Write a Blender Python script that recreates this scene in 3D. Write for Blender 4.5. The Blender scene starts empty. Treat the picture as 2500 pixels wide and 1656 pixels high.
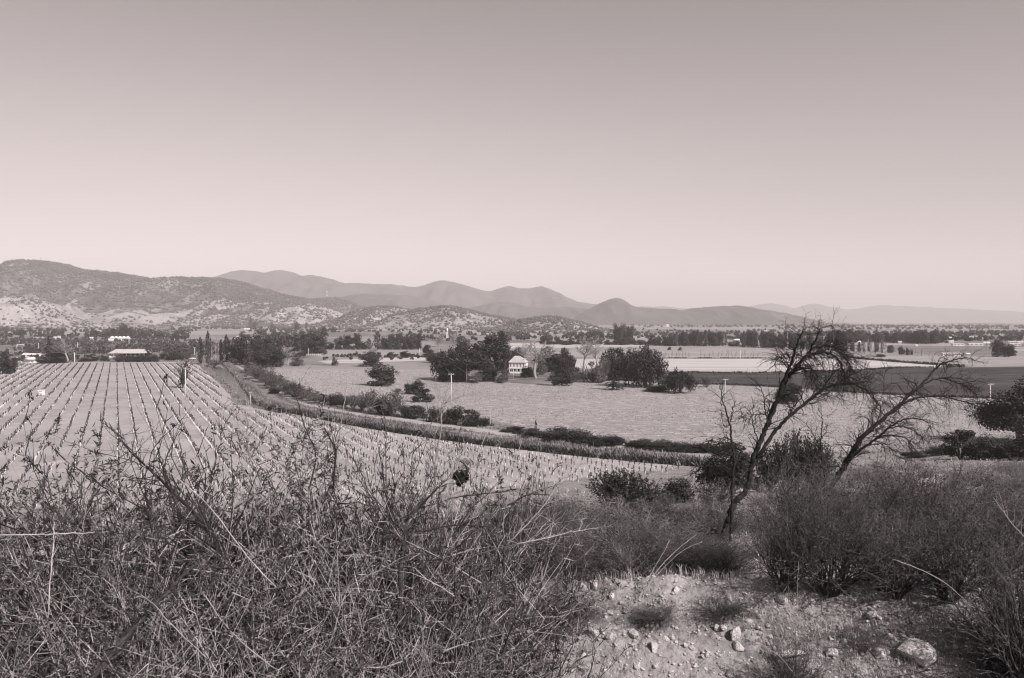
import bpy, math, random
import numpy as np
from math import sin, cos, pi, radians, sqrt, atan2

S = bpy.context.scene
COL = S.collection

# ------------------------------------------------------------------ camera
F = 2000.0                      # focal length in photograph pixels (photograph 2500 x 1656)
CAMZ = 24.0
PITCH = math.atan(46 / F)
cam_d = bpy.data.cameras.new('camera')
cam_d.sensor_width = 36.0
cam_d.lens = F / 2500 * 36.0
cam_d.clip_start = 0.1
cam_d.clip_end = 60000
cam = bpy.data.objects.new('camera', cam_d)
COL.objects.link(cam)
cam.location = (0, 0, CAMZ)
cam.rotation_euler = (pi / 2 - PITCH, 0, 0)
S.camera = cam

# ------------------------------------------------------------------ sky, sun, exposure
SUN_AZ = radians(130)           # clockwise from the view direction: from the right, a little behind
SUN_EL = radians(40)
SUN_STR = 4.7
SKY_STR = 0.15
HAZE = 0.000125
EXPOSURE = 0.33
TINT = (1.0, 0.875, 0.866)

W = bpy.data.worlds.new('World')
S.world = W
W.use_nodes = True
nt = W.node_tree
nt.nodes.clear()
wo = nt.nodes.new('ShaderNodeOutputWorld')
bg = nt.nodes.new('ShaderNodeBackground')
sky = nt.nodes.new('ShaderNodeTexSky')
sky.sky_type = 'NISHITA'
sky.sun_disc = False
sky.sun_elevation = SUN_EL
sky.sun_rotation = SUN_AZ
sky.altitude = 200
sky.air_density = 1.0
sky.dust_density = 0.5
sky.ozone_density = 1.0
sep = nt.nodes.new('ShaderNodeSeparateColor')     # a monochrome, red filtered picture of the sky
gam = nt.nodes.new('ShaderNodeMath'); gam.operation = 'POWER'; gam.inputs[1].default_value = 1.0
mul = nt.nodes.new('ShaderNodeMath'); mul.operation = 'MULTIPLY'; mul.inputs[1].default_value = 1.42
tin = nt.nodes.new('ShaderNodeVectorMath'); tin.operation = 'SCALE'
tin.inputs[0].default_value = TINT
nt.links.new(sky.outputs[0], sep.inputs[0])
nt.links.new(sep.outputs[0], gam.inputs[0])
# uneven brightness of the hazy sky: a little lighter to the left and in the band above the hills
gtc = nt.nodes.new('ShaderNodeTexCoord'); gse = nt.nodes.new('ShaderNodeSeparateXYZ')
nt.links.new(gtc.outputs['Generated'], gse.inputs[0])
side = nt.nodes.new('ShaderNodeMath'); side.operation = 'MULTIPLY_ADD'; side.inputs[1].default_value = -0.32; side.inputs[2].default_value = 0.94
sqx = nt.nodes.new('ShaderNodeMath'); sqx.operation = 'MULTIPLY'
nt.links.new(gse.outputs['X'], sqx.inputs[0]); nt.links.new(gse.outputs['X'], sqx.inputs[1]); nt.links.new(sqx.outputs[0], side.inputs[0])
ramp = nt.nodes.new('ShaderNodeValToRGB'); ramp.color_ramp.interpolation = 'B_SPLINE'
els = ramp.color_ramp.elements
els[0].position = 0.0; els[0].color = (0.72, 0.72, 0.72, 1)
els[1].position = 1.0; els[1].color = (0.70, 0.70, 0.70, 1)
for p_, v_ in ((0.10, 0.73), (0.22, 0.985), (0.40, 0.82), (0.60, 0.72)):
    e_ = els.new(p_); e_.color = (v_, v_, v_, 1)
nt.links.new(gse.outputs['Z'], ramp.inputs[0])
mrs = nt.nodes.new('ShaderNodeMath'); mrs.operation = 'MULTIPLY'
nt.links.new(side.outputs[0], mrs.inputs[0]); nt.links.new(ramp.outputs[0], mrs.inputs[1])
mr2 = nt.nodes.new('ShaderNodeMath'); mr2.operation = 'MULTIPLY'
nt.links.new(mrs.outputs[0], mr2.inputs[0]); nt.links.new(gam.outputs[0], mr2.inputs[1])
nt.links.new(mr2.outputs[0], mul.inputs[0])
nt.links.new(mul.outputs[0], tin.inputs['Scale'])
nt.links.new(tin.outputs[0], bg.inputs['Color'])
bg.inputs['Strength'].default_value = SKY_STR
nt.links.new(bg.outputs[0], wo.inputs['Surface'])

sun_d = bpy.data.lights.new('sun', 'SUN')
sun_d.energy = SUN_STR
sun_d.angle = radians(0.5)
sun_d.color = (1.0, 0.868, 0.86)
sun = bpy.data.objects.new('sun', sun_d)
COL.objects.link(sun)
sun.rotation_euler = (pi / 2 - SUN_EL, 0, pi - SUN_AZ)

S.view_settings.view_transform = 'Standard'
S.view_settings.look = 'None'
S.view_settings.exposure = EXPOSURE
S.view_settings.gamma = 1.0
S.view_settings.use_curve_mapping = False
S.render.engine = 'CYCLES'
S.cycles.max_bounces = 5
S.cycles.diffuse_bounces = 2
S.cycles.glossy_bounces = 2
S.cycles.transmission_bounces = 2
S.cycles.volume_bounces = 1
S.cycles.use_denoising = True
S.cycles.filter_width = 1.15
S.cycles.sample_clamp_indirect = 4.0

# ------------------------------------------------------------------ helpers
def ray(px, py):
    a = (px - 1250) / F
    b = -(py - 828) / F
    return (a, cos(PITCH) + b * sin(PITCH), -sin(PITCH) + b * cos(PITCH))

def at(px, py, D):
    """the point seen at (px, py) that lies D metres ahead of the camera"""
    x, y, z = ray(px, py)
    t = D / y
    return (x * t, D, CAMZ + z * t)

def project(x, y, z):
    z = z - CAMZ
    c = y * cos(PITCH) - z * sin(PITCH)
    u = y * sin(PITCH) + z * cos(PITCH)
    return 1250 + F * x / c, 828 - F * u / c

_perm = np.random.RandomState(7).rand(256, 256).astype(np.float64)
def vnoise(x, y):
    x = np.asarray(x, float); y = np.asarray(y, float)
    xi = np.floor(x).astype(int); yi = np.floor(y).astype(int)
    fx = x - xi; fy = y - yi
    fx = fx * fx * (3 - 2 * fx); fy = fy * fy * (3 - 2 * fy)
    g = lambda i, j: _perm[i & 255, j & 255]
    return (g(xi, yi) * (1 - fx) + g(xi + 1, yi) * fx) * (1 - fy) + (g(xi, yi + 1) * (1 - fx) + g(xi + 1, yi + 1) * fx) * fy
def fbm(x, y, o=4, gain=0.5):
    s = 0; a = 1; t = 0
    for k in range(o):
        s = s + a * vnoise(x * 2 ** k + 17 * k, y * 2 ** k + 31 * k); t += a; a *= gain
    return s / t * 2 - 1

PY = np.array([-20000, -60, -12, 0.0, 2.0, 6.0, 7.6, 8.3, 8.9, 9.7, 10.4, 11.0])
PZ = np.array([3.0, 3.0, -0.9, -1.68, -1.85, -3.62, -3.72, -3.70, -3.42, -3.06, -3.34, -3.55])
def foot(x):
    return np.clip(112 + 0.5 * np.asarray(x, float), 92, 165)
def terr(x, y, detail=True):
    x = np.asarray(x, float); y = np.asarray(y, float)
    near = CAMZ + np.interp(y, PY, PZ)
    f = foot(x)
    L = (CAMZ - 3.55) * (f - y) / (f - 11.0)
    w = 1.5
    z = np.where(L > w, L, np.where(L < -w, 0.0, (L + w) ** 2 / (4 * w)))
    z = z + np.clip(L / 4, 0, 1) * np.clip((y - 11) / 12, 0, 1) * (0.7 * fbm(x / 14, y / 14, 3) - 0.2 * np.clip(y - 11, 0, 6) / 6)
    z = np.where(y < 11.0, near, z)
    if detail:
        n = np.clip((30 - np.abs(y - 5)) / 20, 0, 1)
        bank = np.clip(1 - np.abs(y - 9.2) / 1.3, 0, 1)
        z = z + n * (0.05 * fbm(x * 1.1, y * 1.1, 4, 0.6) + 0.03 * fbm(x * 4, y * 4, 4, 0.7)) + bank * (0.10 * fbm(x * 0.55 + 9, y * 0.4, 2) + 0.13 * fbm(x * 2.9, y * 2.2, 5, 0.7) - 0.04 * np.clip(x - 2.5, 0, 4))
    return z

def ground(px, py, detail=False):
    """where the ray through pixel (px, py) meets the ground"""
    dx, dy, dz = ray(px, py)
    t0 = 6.5
    if dz >= -1e-4:
        raise ValueError('above horizon %r' % ((px, py),))
    prev = t0; t = t0
    while t < 20000:
        x, y, z = dx * t, dy * t, CAMZ + dz * t
        if z <= float(terr(x, y, detail)):
            a, b = prev, t
            for _ in range(40):
                m = (a + b) / 2
                if CAMZ + dz * m <= float(terr(dx * m, dy * m, detail)): b = m
                else: a = m
            t = b
            return (dx * t, dy * t, float(terr(dx * t, dy * t, detail)))
        prev = t; t *= 1.02
    raise ValueError('no ground')

def flat(px, py, z=0.0):
    dx, dy, dz = ray(px, py)
    t = (z - CAMZ) / dz
    return (dx * t, dy * t, z)

# ---- meshes
def mesh_np(name, V, Fc, mats, smooth=False, mi=None):
    V = np.asarray(V, np.float32).reshape(-1, 3)
    Fc = np.asarray(Fc, np.int32)
    k = Fc.shape[1]
    me = bpy.data.meshes.new(name)
    me.vertices.add(len(V)); me.vertices.foreach_set('co', V.ravel())
    me.loops.add(Fc.size); me.loops.foreach_set('vertex_index', Fc.ravel())
    me.polygons.add(len(Fc))
    me.polygons.foreach_set('loop_start', np.arange(0, Fc.size, k, dtype=np.int32))
    if smooth: me.polygons.foreach_set('use_smooth', np.ones(len(Fc), bool))
    if not isinstance(mats, (list, tuple)): mats = [mats]
    for m in mats: me.materials.append(m)
    if mi is not None: me.polygons.foreach_set('material_index', np.asarray(mi, np.int32))
    me.update(calc_edges=True)
    return me

def mesh_py(name, V, Fc, mat, smooth=False):
    me = bpy.data.meshes.new(name)
    me.from_pydata([tuple(map(float, v)) for v in V], [], Fc)
    me.materials.append(mat)
    if smooth:
        for p in me.polygons: p.use_smooth = True
    me.update()
    return me

class MB:
    """collects boxes, prisms and tubes into one mesh"""
    def __init__(s): s.v = []; s.f = []
    def add(s, V, Fc):
        b = len(s.v); s.v += [tuple(map(float, v)) for v in V]; s.f += [tuple(i + b for i in q) for q in Fc]; return s
    def box(s, x0, x1, y0, y1, z0, z1):
        V = [(x, y, z) for z in (z0, z1) for y in (y0, y1) for x in (x0, x1)]
        return s.add(V, [(0, 2, 3, 1), (4, 5, 7, 6), (0, 1, 5, 4), (2, 6, 7, 3), (0, 4, 6, 2), (1, 3, 7, 5)])
    def prism(s, poly, y0, y1):
        n = len(poly)
        V = [(x, y0, z) for x, z in poly] + [(x, y1, z) for x, z in poly]
        Fc = [tuple(range(n)), tuple(range(2 * n - 1, n - 1, -1))] + [(i, i + n, (i + 1) % n + n, (i + 1) % n) for i in range(n)]
        return s.add(V, Fc)
    def tube(s, pts, radii, n=6, cap=True):
        V, Fc = tube_geo(pts, radii, n)
        b = len(s.v); s.add(V, Fc)
        if cap:
            m = len(V) // n
            s.f.append(tuple(b + i for i in range(n - 1, -1, -1))); s.f.append(tuple(b + (m - 1) * n + i for i in range(n)))
        return s
    def mesh(s, name, mat, smooth=False): return mesh_py(name, s.v, s.f, mat, smooth)

def vsub(a, b): return (a[0] - b[0], a[1] - b[1], a[2] - b[2])
def norm(a):
    l = sqrt(a[0] * a[0] + a[1] * a[1] + a[2] * a[2]) or 1.0
    return (a[0] / l, a[1] / l, a[2] / l)
def cross(a, b): return (a[1] * b[2] - a[2] * b[1], a[2] * b[0] - a[0] * b[2], a[0] * b[1] - a[1] * b[0])

def tube_geo(pts, radii, n=6):
    V = []; Fc = []
    ref = (0.31, 0.87, 0.38)
    m = len(pts)
    for i, p in enumerate(pts):
        t = norm(vsub(pts[min(i + 1, m - 1)], pts[max(i - 1, 0)]))
        u = norm(cross(ref, t)); w = cross(t, u)
        for k in range(n):
            a = 2 * pi * k / n; r = radii[i]
            V.append(tuple(p[j] + r * (u[j] * cos(a) + w[j] * sin(a)) for j in range(3)))
    for i in range(m - 1):
        for k in range(n):
            Fc.append((i * n + k, i * n + (k + 1) % n, (i + 1) * n + (k + 1) % n, (i + 1) * n + k))
    return V, Fc

def seg_geo(segs, n=3):
    """many straight tapered twigs (p0, p1, r0, r1) as arrays"""
    A = np.array([(*s[0], *s[1], s[2], s[3]) for s in segs], float)
    p0 = A[:, :3]; p1 = A[:, 3:6]; r0 = A[:, 6]; r1 = A[:, 7]
    t = p1 - p0; t /= np.linalg.norm(t, axis=1, keepdims=True) + 1e-9
    ref = np.tile(np.array([0.31, 0.87, 0.38]), (len(A), 1))
    u = np.cross(ref, t); u /= np.linalg.norm(u, axis=1, keepdims=True) + 1e-9
    w = np.cross(t, u)
    V = np.zeros((len(A), 2 * n, 3)); 
    for k in range(n):
        a = 2 * pi * k / n
        o = u * cos(a) + w * sin(a)
        V[:, k] = p0 + o * r0[:, None]; V[:, n + k] = p1 + o * r1[:, None]
    base = (np.arange(len(A)) * 2 * n)[:, None]
    Fc = np.concatenate([base + np.array([[k, (k + 1) % n, n + (k + 1) % n, n + k]]) for k in range(n)], 0)
    return V.reshape(-1, 3), Fc

def leaf_geo(C, N, size, rs, aspect=1.0, along=None):
    """one four-sided leaf per centre, facing N (jittered)"""
    C = np.asarray(C, float); n = len(C)
    N = N / (np.linalg.norm(N, axis=1, keepdims=True) + 1e-9)
    R = rs.normal(size=(n, 3)) if along is None else np.asarray(along, float)
    A = R - N * np.sum(R * N, 1, keepdims=True)
    A /= np.linalg.norm(A, axis=1, keepdims=True) + 1e-9
    B = np.cross(N, A)
    s = np.broadcast_to(np.asarray(size, float), (n,))[:, None] * rs.uniform(0.6, 1.3, (n, 1))
    a = A * s; b = B * s * aspect
    V = np.stack([C - a, C - a * 0.1 + b + N * s * 0.2, C + a, C + a * 0.1 - b], 1)
    Fc = (np.arange(n) * 4)[:, None] + np.arange(4)[None]
    return V.reshape(-1, 3), Fc

def obj(name, me, parent=None, loc=(0, 0, 0), rz=0.0, sc=(1, 1, 1)):
    o = bpy.data.objects.new(name, me)
    COL.objects.link(o)
    o.location = loc; o.rotation_euler = (0, 0, rz)
    o.scale = sc if isinstance(sc, (tuple, list)) else (sc, sc, sc)
    if parent is not None: o.parent = parent
    return o
def tag(o, label=None, cat=None, group=None, kind=None):
    if label: o['label'] = label
    if cat: o['category'] = cat
    if group: o['group'] = group
    if kind: o['kind'] = kind
    return o
def structure(name, me, parent=None, **k): return tag(obj(name, me, parent, **k), kind='structure')

# ---- materials (the place is seen in monochrome: neutral base colours under tinted light)
def mat(name, base, var=0.25, scale=2.0, rough=0.9, spec=0.15, objvar=0.0, coords='Object', detail=5.0, stretch=None, bump=0.0, trans=0.0):
    m = bpy.data.materials.new(name); m.use_nodes = True
    t = m.node_tree; b = t.nodes['Principled BSDF']
    b.inputs['Roughness'].default_value = rough
    b.inputs['Specular IOR Level'].default_value = spec
    tc = t.nodes.new('ShaderNodeTexCoord')
    mp = t.nodes.new('ShaderNodeMapping')
    if stretch: mp.inputs['Scale'].default_value = stretch
    nz = t.nodes.new('ShaderNodeTexNoise')
    nz.inputs['Scale'].default_value = scale; nz.inputs['Detail'].default_value = detail; nz.inputs['Roughness'].default_value = 0.62
    t.links.new(tc.outputs[coords], mp.inputs[0]); t.links.new(mp.outputs[0], nz.inputs['Vector'])
    r = t.nodes.new('ShaderNodeMapRange')
    r.inputs['From Min'].default_value = 0.3; r.inputs['From Max'].default_value = 0.7
    r.inputs['To Min'].default_value = base * (1 - var); r.inputs['To Max'].default_value = base * (1 + var)
    t.links.new(nz.outputs['Fac'], r.inputs['Value'])
    out = r.outputs[0]
    if objvar:
        oi = t.nodes.new('ShaderNodeObjectInfo')
        q = t.nodes.new('ShaderNodeMapRange'); q.inputs['To Min'].default_value = 1 - objvar; q.inputs['To Max'].default_value = 1 + objvar
        t.links.new(oi.outputs['Random'], q.inputs['Value'])
        mu = t.nodes.new('ShaderNodeMath'); mu.operation = 'MULTIPLY'
        t.links.new(out, mu.inputs[0]); t.links.new(q.outputs[0], mu.inputs[1]); out = mu.outputs[0]
    cc = t.nodes.new('ShaderNodeCombineColor')
    for k in range(3): t.links.new(out, cc.inputs[k])
    t.links.new(cc.outputs[0], b.inputs['Base Color'])
    if bump:
        bp = t.nodes.new('ShaderNodeBump'); bp.inputs['Strength'].default_value = bump; bp.inputs['Distance'].default_value = 0.1
        t.links.new(nz.outputs['Fac'], bp.inputs['Height']); t.links.new(bp.outputs[0], b.inputs['Normal'])
    return m

def mix_mat(name, layers, rough=0.95, bump=None):
    """ground: layers = [(value) or (value, scale, lo, hi, stretch, detail)] blended by noise masks in world coordinates"""
    m = bpy.data.materials.new(name); m.use_nodes = True
    t = m.node_tree; b = t.nodes['Principled BSDF']
    b.inputs['Roughness'].default_value = rough; b.inputs['Specular IOR Level'].default_value = 0.08
    geo = t.nodes.new('ShaderNodeNewGeometry')
    cur = None
    for i, l in enumerate(layers):
        if cur is None:
            v = t.nodes.new('ShaderNodeValue'); v.outputs[0].default_value = l; cur = v.outputs[0]; continue
        val, sc, lo, hi, st, det = l
        mp = t.nodes.new('ShaderNodeMapping'); mp.inputs['Scale'].default_value = st; mp.inputs['Location'].default_value = (13.7 * i, 5.1 * i, 0)
        nz = t.nodes.new('ShaderNodeTexNoise'); nz.inputs['Scale'].default_value = sc; nz.inputs['Detail'].default_value = det; nz.inputs['Roughness'].default_value = 0.65
        t.links.new(geo.outputs['Position'], mp.inputs[0]); t.links.new(mp.outputs[0], nz.inputs['Vector'])
        r = t.nodes.new('ShaderNodeMapRange'); r.interpolation_type = 'SMOOTHSTEP'
        r.inputs['From Min'].default_value = lo; r.inputs['From Max'].default_value = hi
        t.links.new(nz.outputs['Fac'], r.inputs['Value'])
        mx = t.nodes.new('ShaderNodeMix'); mx.data_type = 'FLOAT'
        t.links.new(r.outputs[0], mx.inputs['Factor']); t.links.new(cur, mx.inputs[2]); mx.inputs[3].default_value = val
        cur = mx.outputs[0]
    cc = t.nodes.new('ShaderNodeCombineColor')
    for k in range(3): t.links.new(cur, cc.inputs[k])
    t.links.new(cc.outputs[0], b.inputs['Base Color'])
    if bump:
        sc, st, dist = bump
        nz = t.nodes.new('ShaderNodeTexNoise'); nz.inputs['Scale'].default_value = sc; nz.inputs['Detail'].default_value = 6
        t.links.new(geo.outputs['Position'], nz.inputs['Vector'])
        bp = t.nodes.new('ShaderNodeBump'); bp.inputs['Strength'].default_value = st; bp.inputs['Distance'].default_value = dist
        t.links.new(nz.outputs['Fac'], bp.inputs['Height']); t.links.new(bp.outputs[0], b.inputs['Normal'])
    return m

ONE = (1, 1, 1)
M = {}
M['slope'] = mix_mat('slope_earth', [0.28, (0.18, 0.35, 0.45, 0.62, ONE, 5), (0.36, 3.0, 0.48, 0.66, ONE, 6), (0.14, 9.0, 0.54, 0.66, ONE, 6)], bump=(14, 1.0, 0.05))
M['valley'] = mix_mat('valley_earth', [0.28, (0.16, 0.004, 0.46, 0.54, (1, 0.5, 1), 3), (0.36, 0.0025, 0.52, 0.6, (1, 0.4, 1), 3), (0.12, 0.02, 0.56, 0.66, (1, 0.6, 1), 4)])
M['vineyard_soil'] = mix_mat('vineyard_soil', [0.38, (0.31, 0.05, 0.42, 0.6, ONE, 5), (0.45, 0.25, 0.5, 0.7, (1, 0.5, 1), 5), (0.30, 0.9, 0.60, 0.75, (1, 0.4, 1), 4)], bump=(2.0, 0.4, 0.1))
M['pasture'] = mix_mat('pasture_stubble', [0.31, (0.27, 0.03, 0.42, 0.62, (0.4, 1, 1), 4), (0.46, 0.55, 0.50, 0.62, (0.55, 1, 1), 6), (0.22, 0.7, 0.54, 0.66, (0.6, 1, 1), 6)], bump=(1.4, 0.6, 0.25))
M['pale_field'] = mix_mat('pale_field', [0.50, (0.42, 0.02, 0.45, 0.6, (0.15, 1, 1), 4), (0.55, 0.1, 0.5, 0.65, (0.1, 1, 1), 3)])
M['mid_field'] = mix_mat('mid_field', [0.33, (0.27, 0.02, 0.4, 0.6, (0.2, 1, 1), 4), (0.38, 0.2, 0.5, 0.65, (0.3, 1, 1), 4)])
M['dark_field'] = mix_mat('dark_crop', [0.075, (0.05, 0.03, 0.42, 0.58, (0.3, 1, 1), 5), (0.12, 0.25, 0.54, 0.66, (0.25, 1, 1), 6)], bump=(0.8, 0.8, 0.4))
M['meadow'] = mix_mat('meadow', [0.20, (0.13, 0.04, 0.42, 0.6, (0.4, 1, 1), 5), (0.28, 0.2, 0.5, 0.65, (0.5, 1, 1), 5)])
M['track'] = mix_mat('dirt_track', [0.42, (0.36, 0.3, 0.42, 0.6, ONE, 5), (0.34, 1.2, 0.58, 0.7, ONE, 5)])
M['bank'] = mix_mat('bank_grass', [0.24, (0.14, 0.4, 0.44, 0.6, ONE, 5), (0.33, 0.7, 0.52, 0.66, ONE, 5)])
M['near_hill'] = mix_mat('dry_hillside', [0.36, (0.26, 0.006, 0.42, 0.6, ONE, 5), (0.40, 0.02, 0.5, 0.65, ONE, 5), (0.14, 0.035, 0.56, 0.66, ONE, 4)])
M['wooded_hill'] = mix_mat('wooded_hillside', [0.17, (0.09, 0.012, 0.40, 0.55, ONE, 6), (0.26, 0.01, 0.54, 0.64, ONE, 6)])
M['far_hill'] = mix_mat('far_hillside', [0.12, (0.09, 0.004, 0.4, 0.6, ONE, 6), (0.17, 0.006, 0.56, 0.68, ONE, 5)])
M['hill_scrub'] = mat('hill_scrub', 0.10, 0.4, 0.02)
M['leaf_dark'] = mat('leaf_dark', 0.032, 0.35, 3.0, 0.6, 0.25, objvar=0.18)
M['leaf_mid'] = mat('leaf_mid', 0.048, 0.35, 3.0, 0.6, 0.25, objvar=0.25)
M['leaf_grey'] = mat('leaf_grey', 0.10, 0.35, 3.0, 0.7, 0.15, objvar=0.25)
M['leaf_dry'] = mat('leaf_dry', 0.24, 0.5, 6.0, 0.8, 0.1, objvar=0.2)
M['leaf_bush'] = mat('leaf_bush', 0.042, 0.8, 9.0, 0.55, 0.3, objvar=0.2)
M['bark'] = mat('bark', 0.10, 0.6, 30.0, bump=1.0)
M['bark_pale'] = mat('bark_pale', 0.33, 0.25, 6.0, objvar=0.15)
M['bark_black'] = mat('bark_black', 0.030, 0.5, 14.0)
M['twig'] = mat('twig', 0.27, 0.6, 7.0, 0.8, 0.15, objvar=0.15)
M['twig_dark'] = mat('twig_dark', 0.065, 0.7, 5.0, objvar=0.15)
M['twig_pale'] = mat('twig_pale', 0.40, 0.35, 9.0, 0.7, 0.2, objvar=0.15)
M['straw'] = mat('straw', 0.46, 0.4, 4.0)
M['rock'] = mat('rock', 0.58, 0.35, 7.0, 0.9, 0.1, objvar=0.25, bump=0.6)
M['white_paint'] = mat('white_paint', 0.78, 0.08, 1.5, 0.7)
M['white_plastic'] = mat('white_plastic', 0.80, 0.06, 3.0, 0.5)
M['roof_light'] = mat('roof_light', 0.50, 0.15, 1.0, 0.7)
M['roof_grey'] = mat('roof_grey', 0.36, 0.2, 0.6, 0.7, objvar=0.2)
M['wall_pale'] = mat('wall_pale', 0.62, 0.12, 0.5, 0.85, objvar=0.2)
M['glass_dark'] = mat('glass_dark', 0.03, 0.2, 2.0, 0.15, 0.5)
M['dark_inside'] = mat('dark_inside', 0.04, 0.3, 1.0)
M['concrete'] = mat('concrete', 0.60, 0.12, 2.0, objvar=0.1)
M['leaf_scrub'] = mat('leaf_scrub', 0.07, 0.4, 0.05, 0.8, 0.1)
M['steel'] = mat('steel', 0.35, 0.2, 2.0, 0.5, 0.4)
M['water'] = mat('canal_water', 0.06, 0.3, 0.08, 0.22, 0.35)
M['pond'] = mat('pond_water', 0.10, 0.2, 0.05, 0.15, 0.5)
# ------------------------------------------------------------------ the ground: one sheet to the horizon
def build_ground():
    rad = np.concatenate([np.arange(0.6, 14.0, 0.055), 14 * (17000 / 14) ** (np.arange(0, 181) / 180)])
    front = np.linspace(-46, 46, 431); rest = np.linspace(46, 314, 56)[1:-1]
    ang = np.radians(np.concatenate([front, rest]))
    R, A = np.meshgrid(rad, ang, indexing='ij')
    X = R * np.sin(A); Y = R * np.cos(A)
    Z = terr(X, Y)
    nr, na = R.shape
    V = np.stack([X, Y, Z], -1).reshape(-1, 3)
    V = np.concatenate([V, [[0, 0, float(terr(0, 0))]]])
    i, j = np.meshgrid(np.arange(nr - 1), np.arange(na), indexing='ij')
    j2 = (j + 1) % na
    Fc = np.stack([i * na + j, (i + 1) * na + j, (i + 1) * na + j2, i * na + j2], -1).reshape(-1, 4)[:, ::-1]
    # material: earth of the slope near the camera, valley floor beyond its foot
    cen = V[Fc[:, 0]]
    mi = (cen[:, 1] > foot(cen[:, 0]) + 6).astype(np.int32)
    me = mesh_np('ground', V, Fc, [M['slope'], M['valley']], True, mi)
    structure('ground', me)
build_ground()

def smooth_line(P, step=None, n=8):
    P = [np.array(p, float) for p in P]
    out = []
    for i in range(len(P) - 1):
        p0 = P[max(i - 1, 0)]; p1 = P[i]; p2 = P[i + 1]; p3 = P[min(i + 2, len(P) - 1)]
        for k in range(n):
            t = k / n
            out.append(0.5 * ((2 * p1) + (-p0 + p2) * t + (2 * p0 - 5 * p1 + 4 * p2 - p3) * t * t + (-p0 + 3 * p1 - 3 * p2 + p3) * t ** 3))
    out.append(P[-1])
    return np.array(out)

def field(name, px, m, z):
    V = [flat(x, y, z) for x, y in px]
    structure(name, mesh_py(name, V, [tuple(range(len(V)))], m))

def world_line(px, n=10): return smooth_line([flat(x, y, 0)[:2] for x, y in px], n=n)

def ribbon(name, px, wid, m, z, rough_edge=0.0, seed=0, kind='structure', crown=0.0):
    L = world_line(px)
    T = np.gradient(L, axis=0); T /= np.linalg.norm(T, axis=1, keepdims=True)
    N = np.stack([T[:, 1], -T[:, 0]], 1)
    rs = np.random.RandomState(seed)
    w = np.interp(np.arange(len(L)), np.linspace(0, len(L) - 1, len(wid)), wid) if isinstance(wid, (list, tuple)) else np.full(len(L), wid)
    e = rough_edge * rs.uniform(-1, 1, (2, len(L)))
    a = L - N * (w / 2 + e[0])[:, None]; b = L + N * (w / 2 + e[1])[:, None]
    n = len(L)
    V = np.concatenate([np.c_[a, np.full(n, z)], np.c_[L, np.full(n, z + crown)], np.c_[b, np.full(n, z)]])
    i = np.arange(n - 1)
    Fc = np.concatenate([np.stack([i, i + 1, n + i + 1, n + i], 1), np.stack([n + i, n + i + 1, 2 * n + i + 1, 2 * n + i], 1)])[:, ::-1]
    me = mesh_np(name, V, Fc, m, crown > 0)
    o = obj(name, me); tag(o, kind=kind)
    return L, N

VINE_PX = [(-900, 889), (485, 889), (520, 925), (548, 966), (600, 990), (650, 1006), (850, 1042), (1100, 1080), (1400, 1120), (1715, 1150), (1560, 1168), (1340, 1196), (1150, 1226), (600, 1300), (-900, 1300)]
field('vineyard_soil', [(-900, 884), (492, 884), (530, 925), (560, 966), (612, 985), (655, 999), (850, 1034), (1100, 1072), (1400, 1111), (1730, 1144), (1640, 1163), (1345, 1196), (1150, 1212), (600, 1240), (-900, 1240)], M['vineyard_soil'], 0.03)
field('pasture', [(640, 899), (1050, 902), (1100, 925), (1290, 938), (1500, 930), (1690, 938), (1900, 947), (2090, 962), (2700, 985), (2900, 1100), (2300, 1100), (1730, 1112), (1400, 1082), (1200, 1052), (1000, 1020), (830, 1000), (700, 965)], M['pasture'], 0.04)
field('garden_lawn', [(1045, 902), (1100, 888), (1300, 880), (1560, 896), (1690, 932), (1500, 930), (1290, 938), (1100, 925)], M['meadow'], 0.045)
field('dark_field', [(1600, 905), (1700, 911), (1860, 911), (2060, 906), (2200, 899), (2350, 898), (2900, 893), (2900, 990), (2500, 975), (2090, 958), (1900, 944), (1700, 935)], M['dark_field'], 0.12)
field('pale_field', [(1400, 876), (1560, 876), (2080, 876), (2180, 884), (2350, 896), (2200, 898), (2060, 904), (1860, 909), (1680, 908), (1400, 900)], M['pale_field'], 0.05)
field('upper_field', [(1180, 853), (1560, 845), (1840, 846), (2040, 862), (2100, 874), (1560, 874), (1180, 872)], M['mid_field'], 0.05)
field('right_field', [(2060, 864), (2200, 869), (2900, 872), (2900, 890), (2380, 896), (2190, 883), (2090, 874)], M['mid_field'], 0.05)
field('green_field', [(2160, 843), (2440, 846), (2440, 868), (2300, 868), (2170, 858)], M['meadow'], 0.06)
field('strip_field', [(440, 808), (700, 806), (720, 812), (500, 818), (440, 816)], M['mid_field'], 0.08)
field('far_field', [(1180, 838), (1560, 836), (1580, 846), (1180, 852)], M['pale_field'], 0.06)
field('far_meadow', [(760, 853), (1050, 853), (1060, 868), (900, 872), (780, 872)], M['mid_field'], 0.05)
field('pond', [(775, 882), (880, 876), (1030, 872), (1050, 880), (950, 884), (800, 888)], M['pale_field'], 0.06)
field('plain_field', [(1570, 802), (2500, 806), (2900, 808), (2900, 805.5), (2000, 801), (1600, 800)], M['mid_field'], 0.1)
field('scrub_meadow', [(-500, 884), (480, 884), (560, 860), (430, 830), (-500, 828)], M['meadow'], 0.05)

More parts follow.
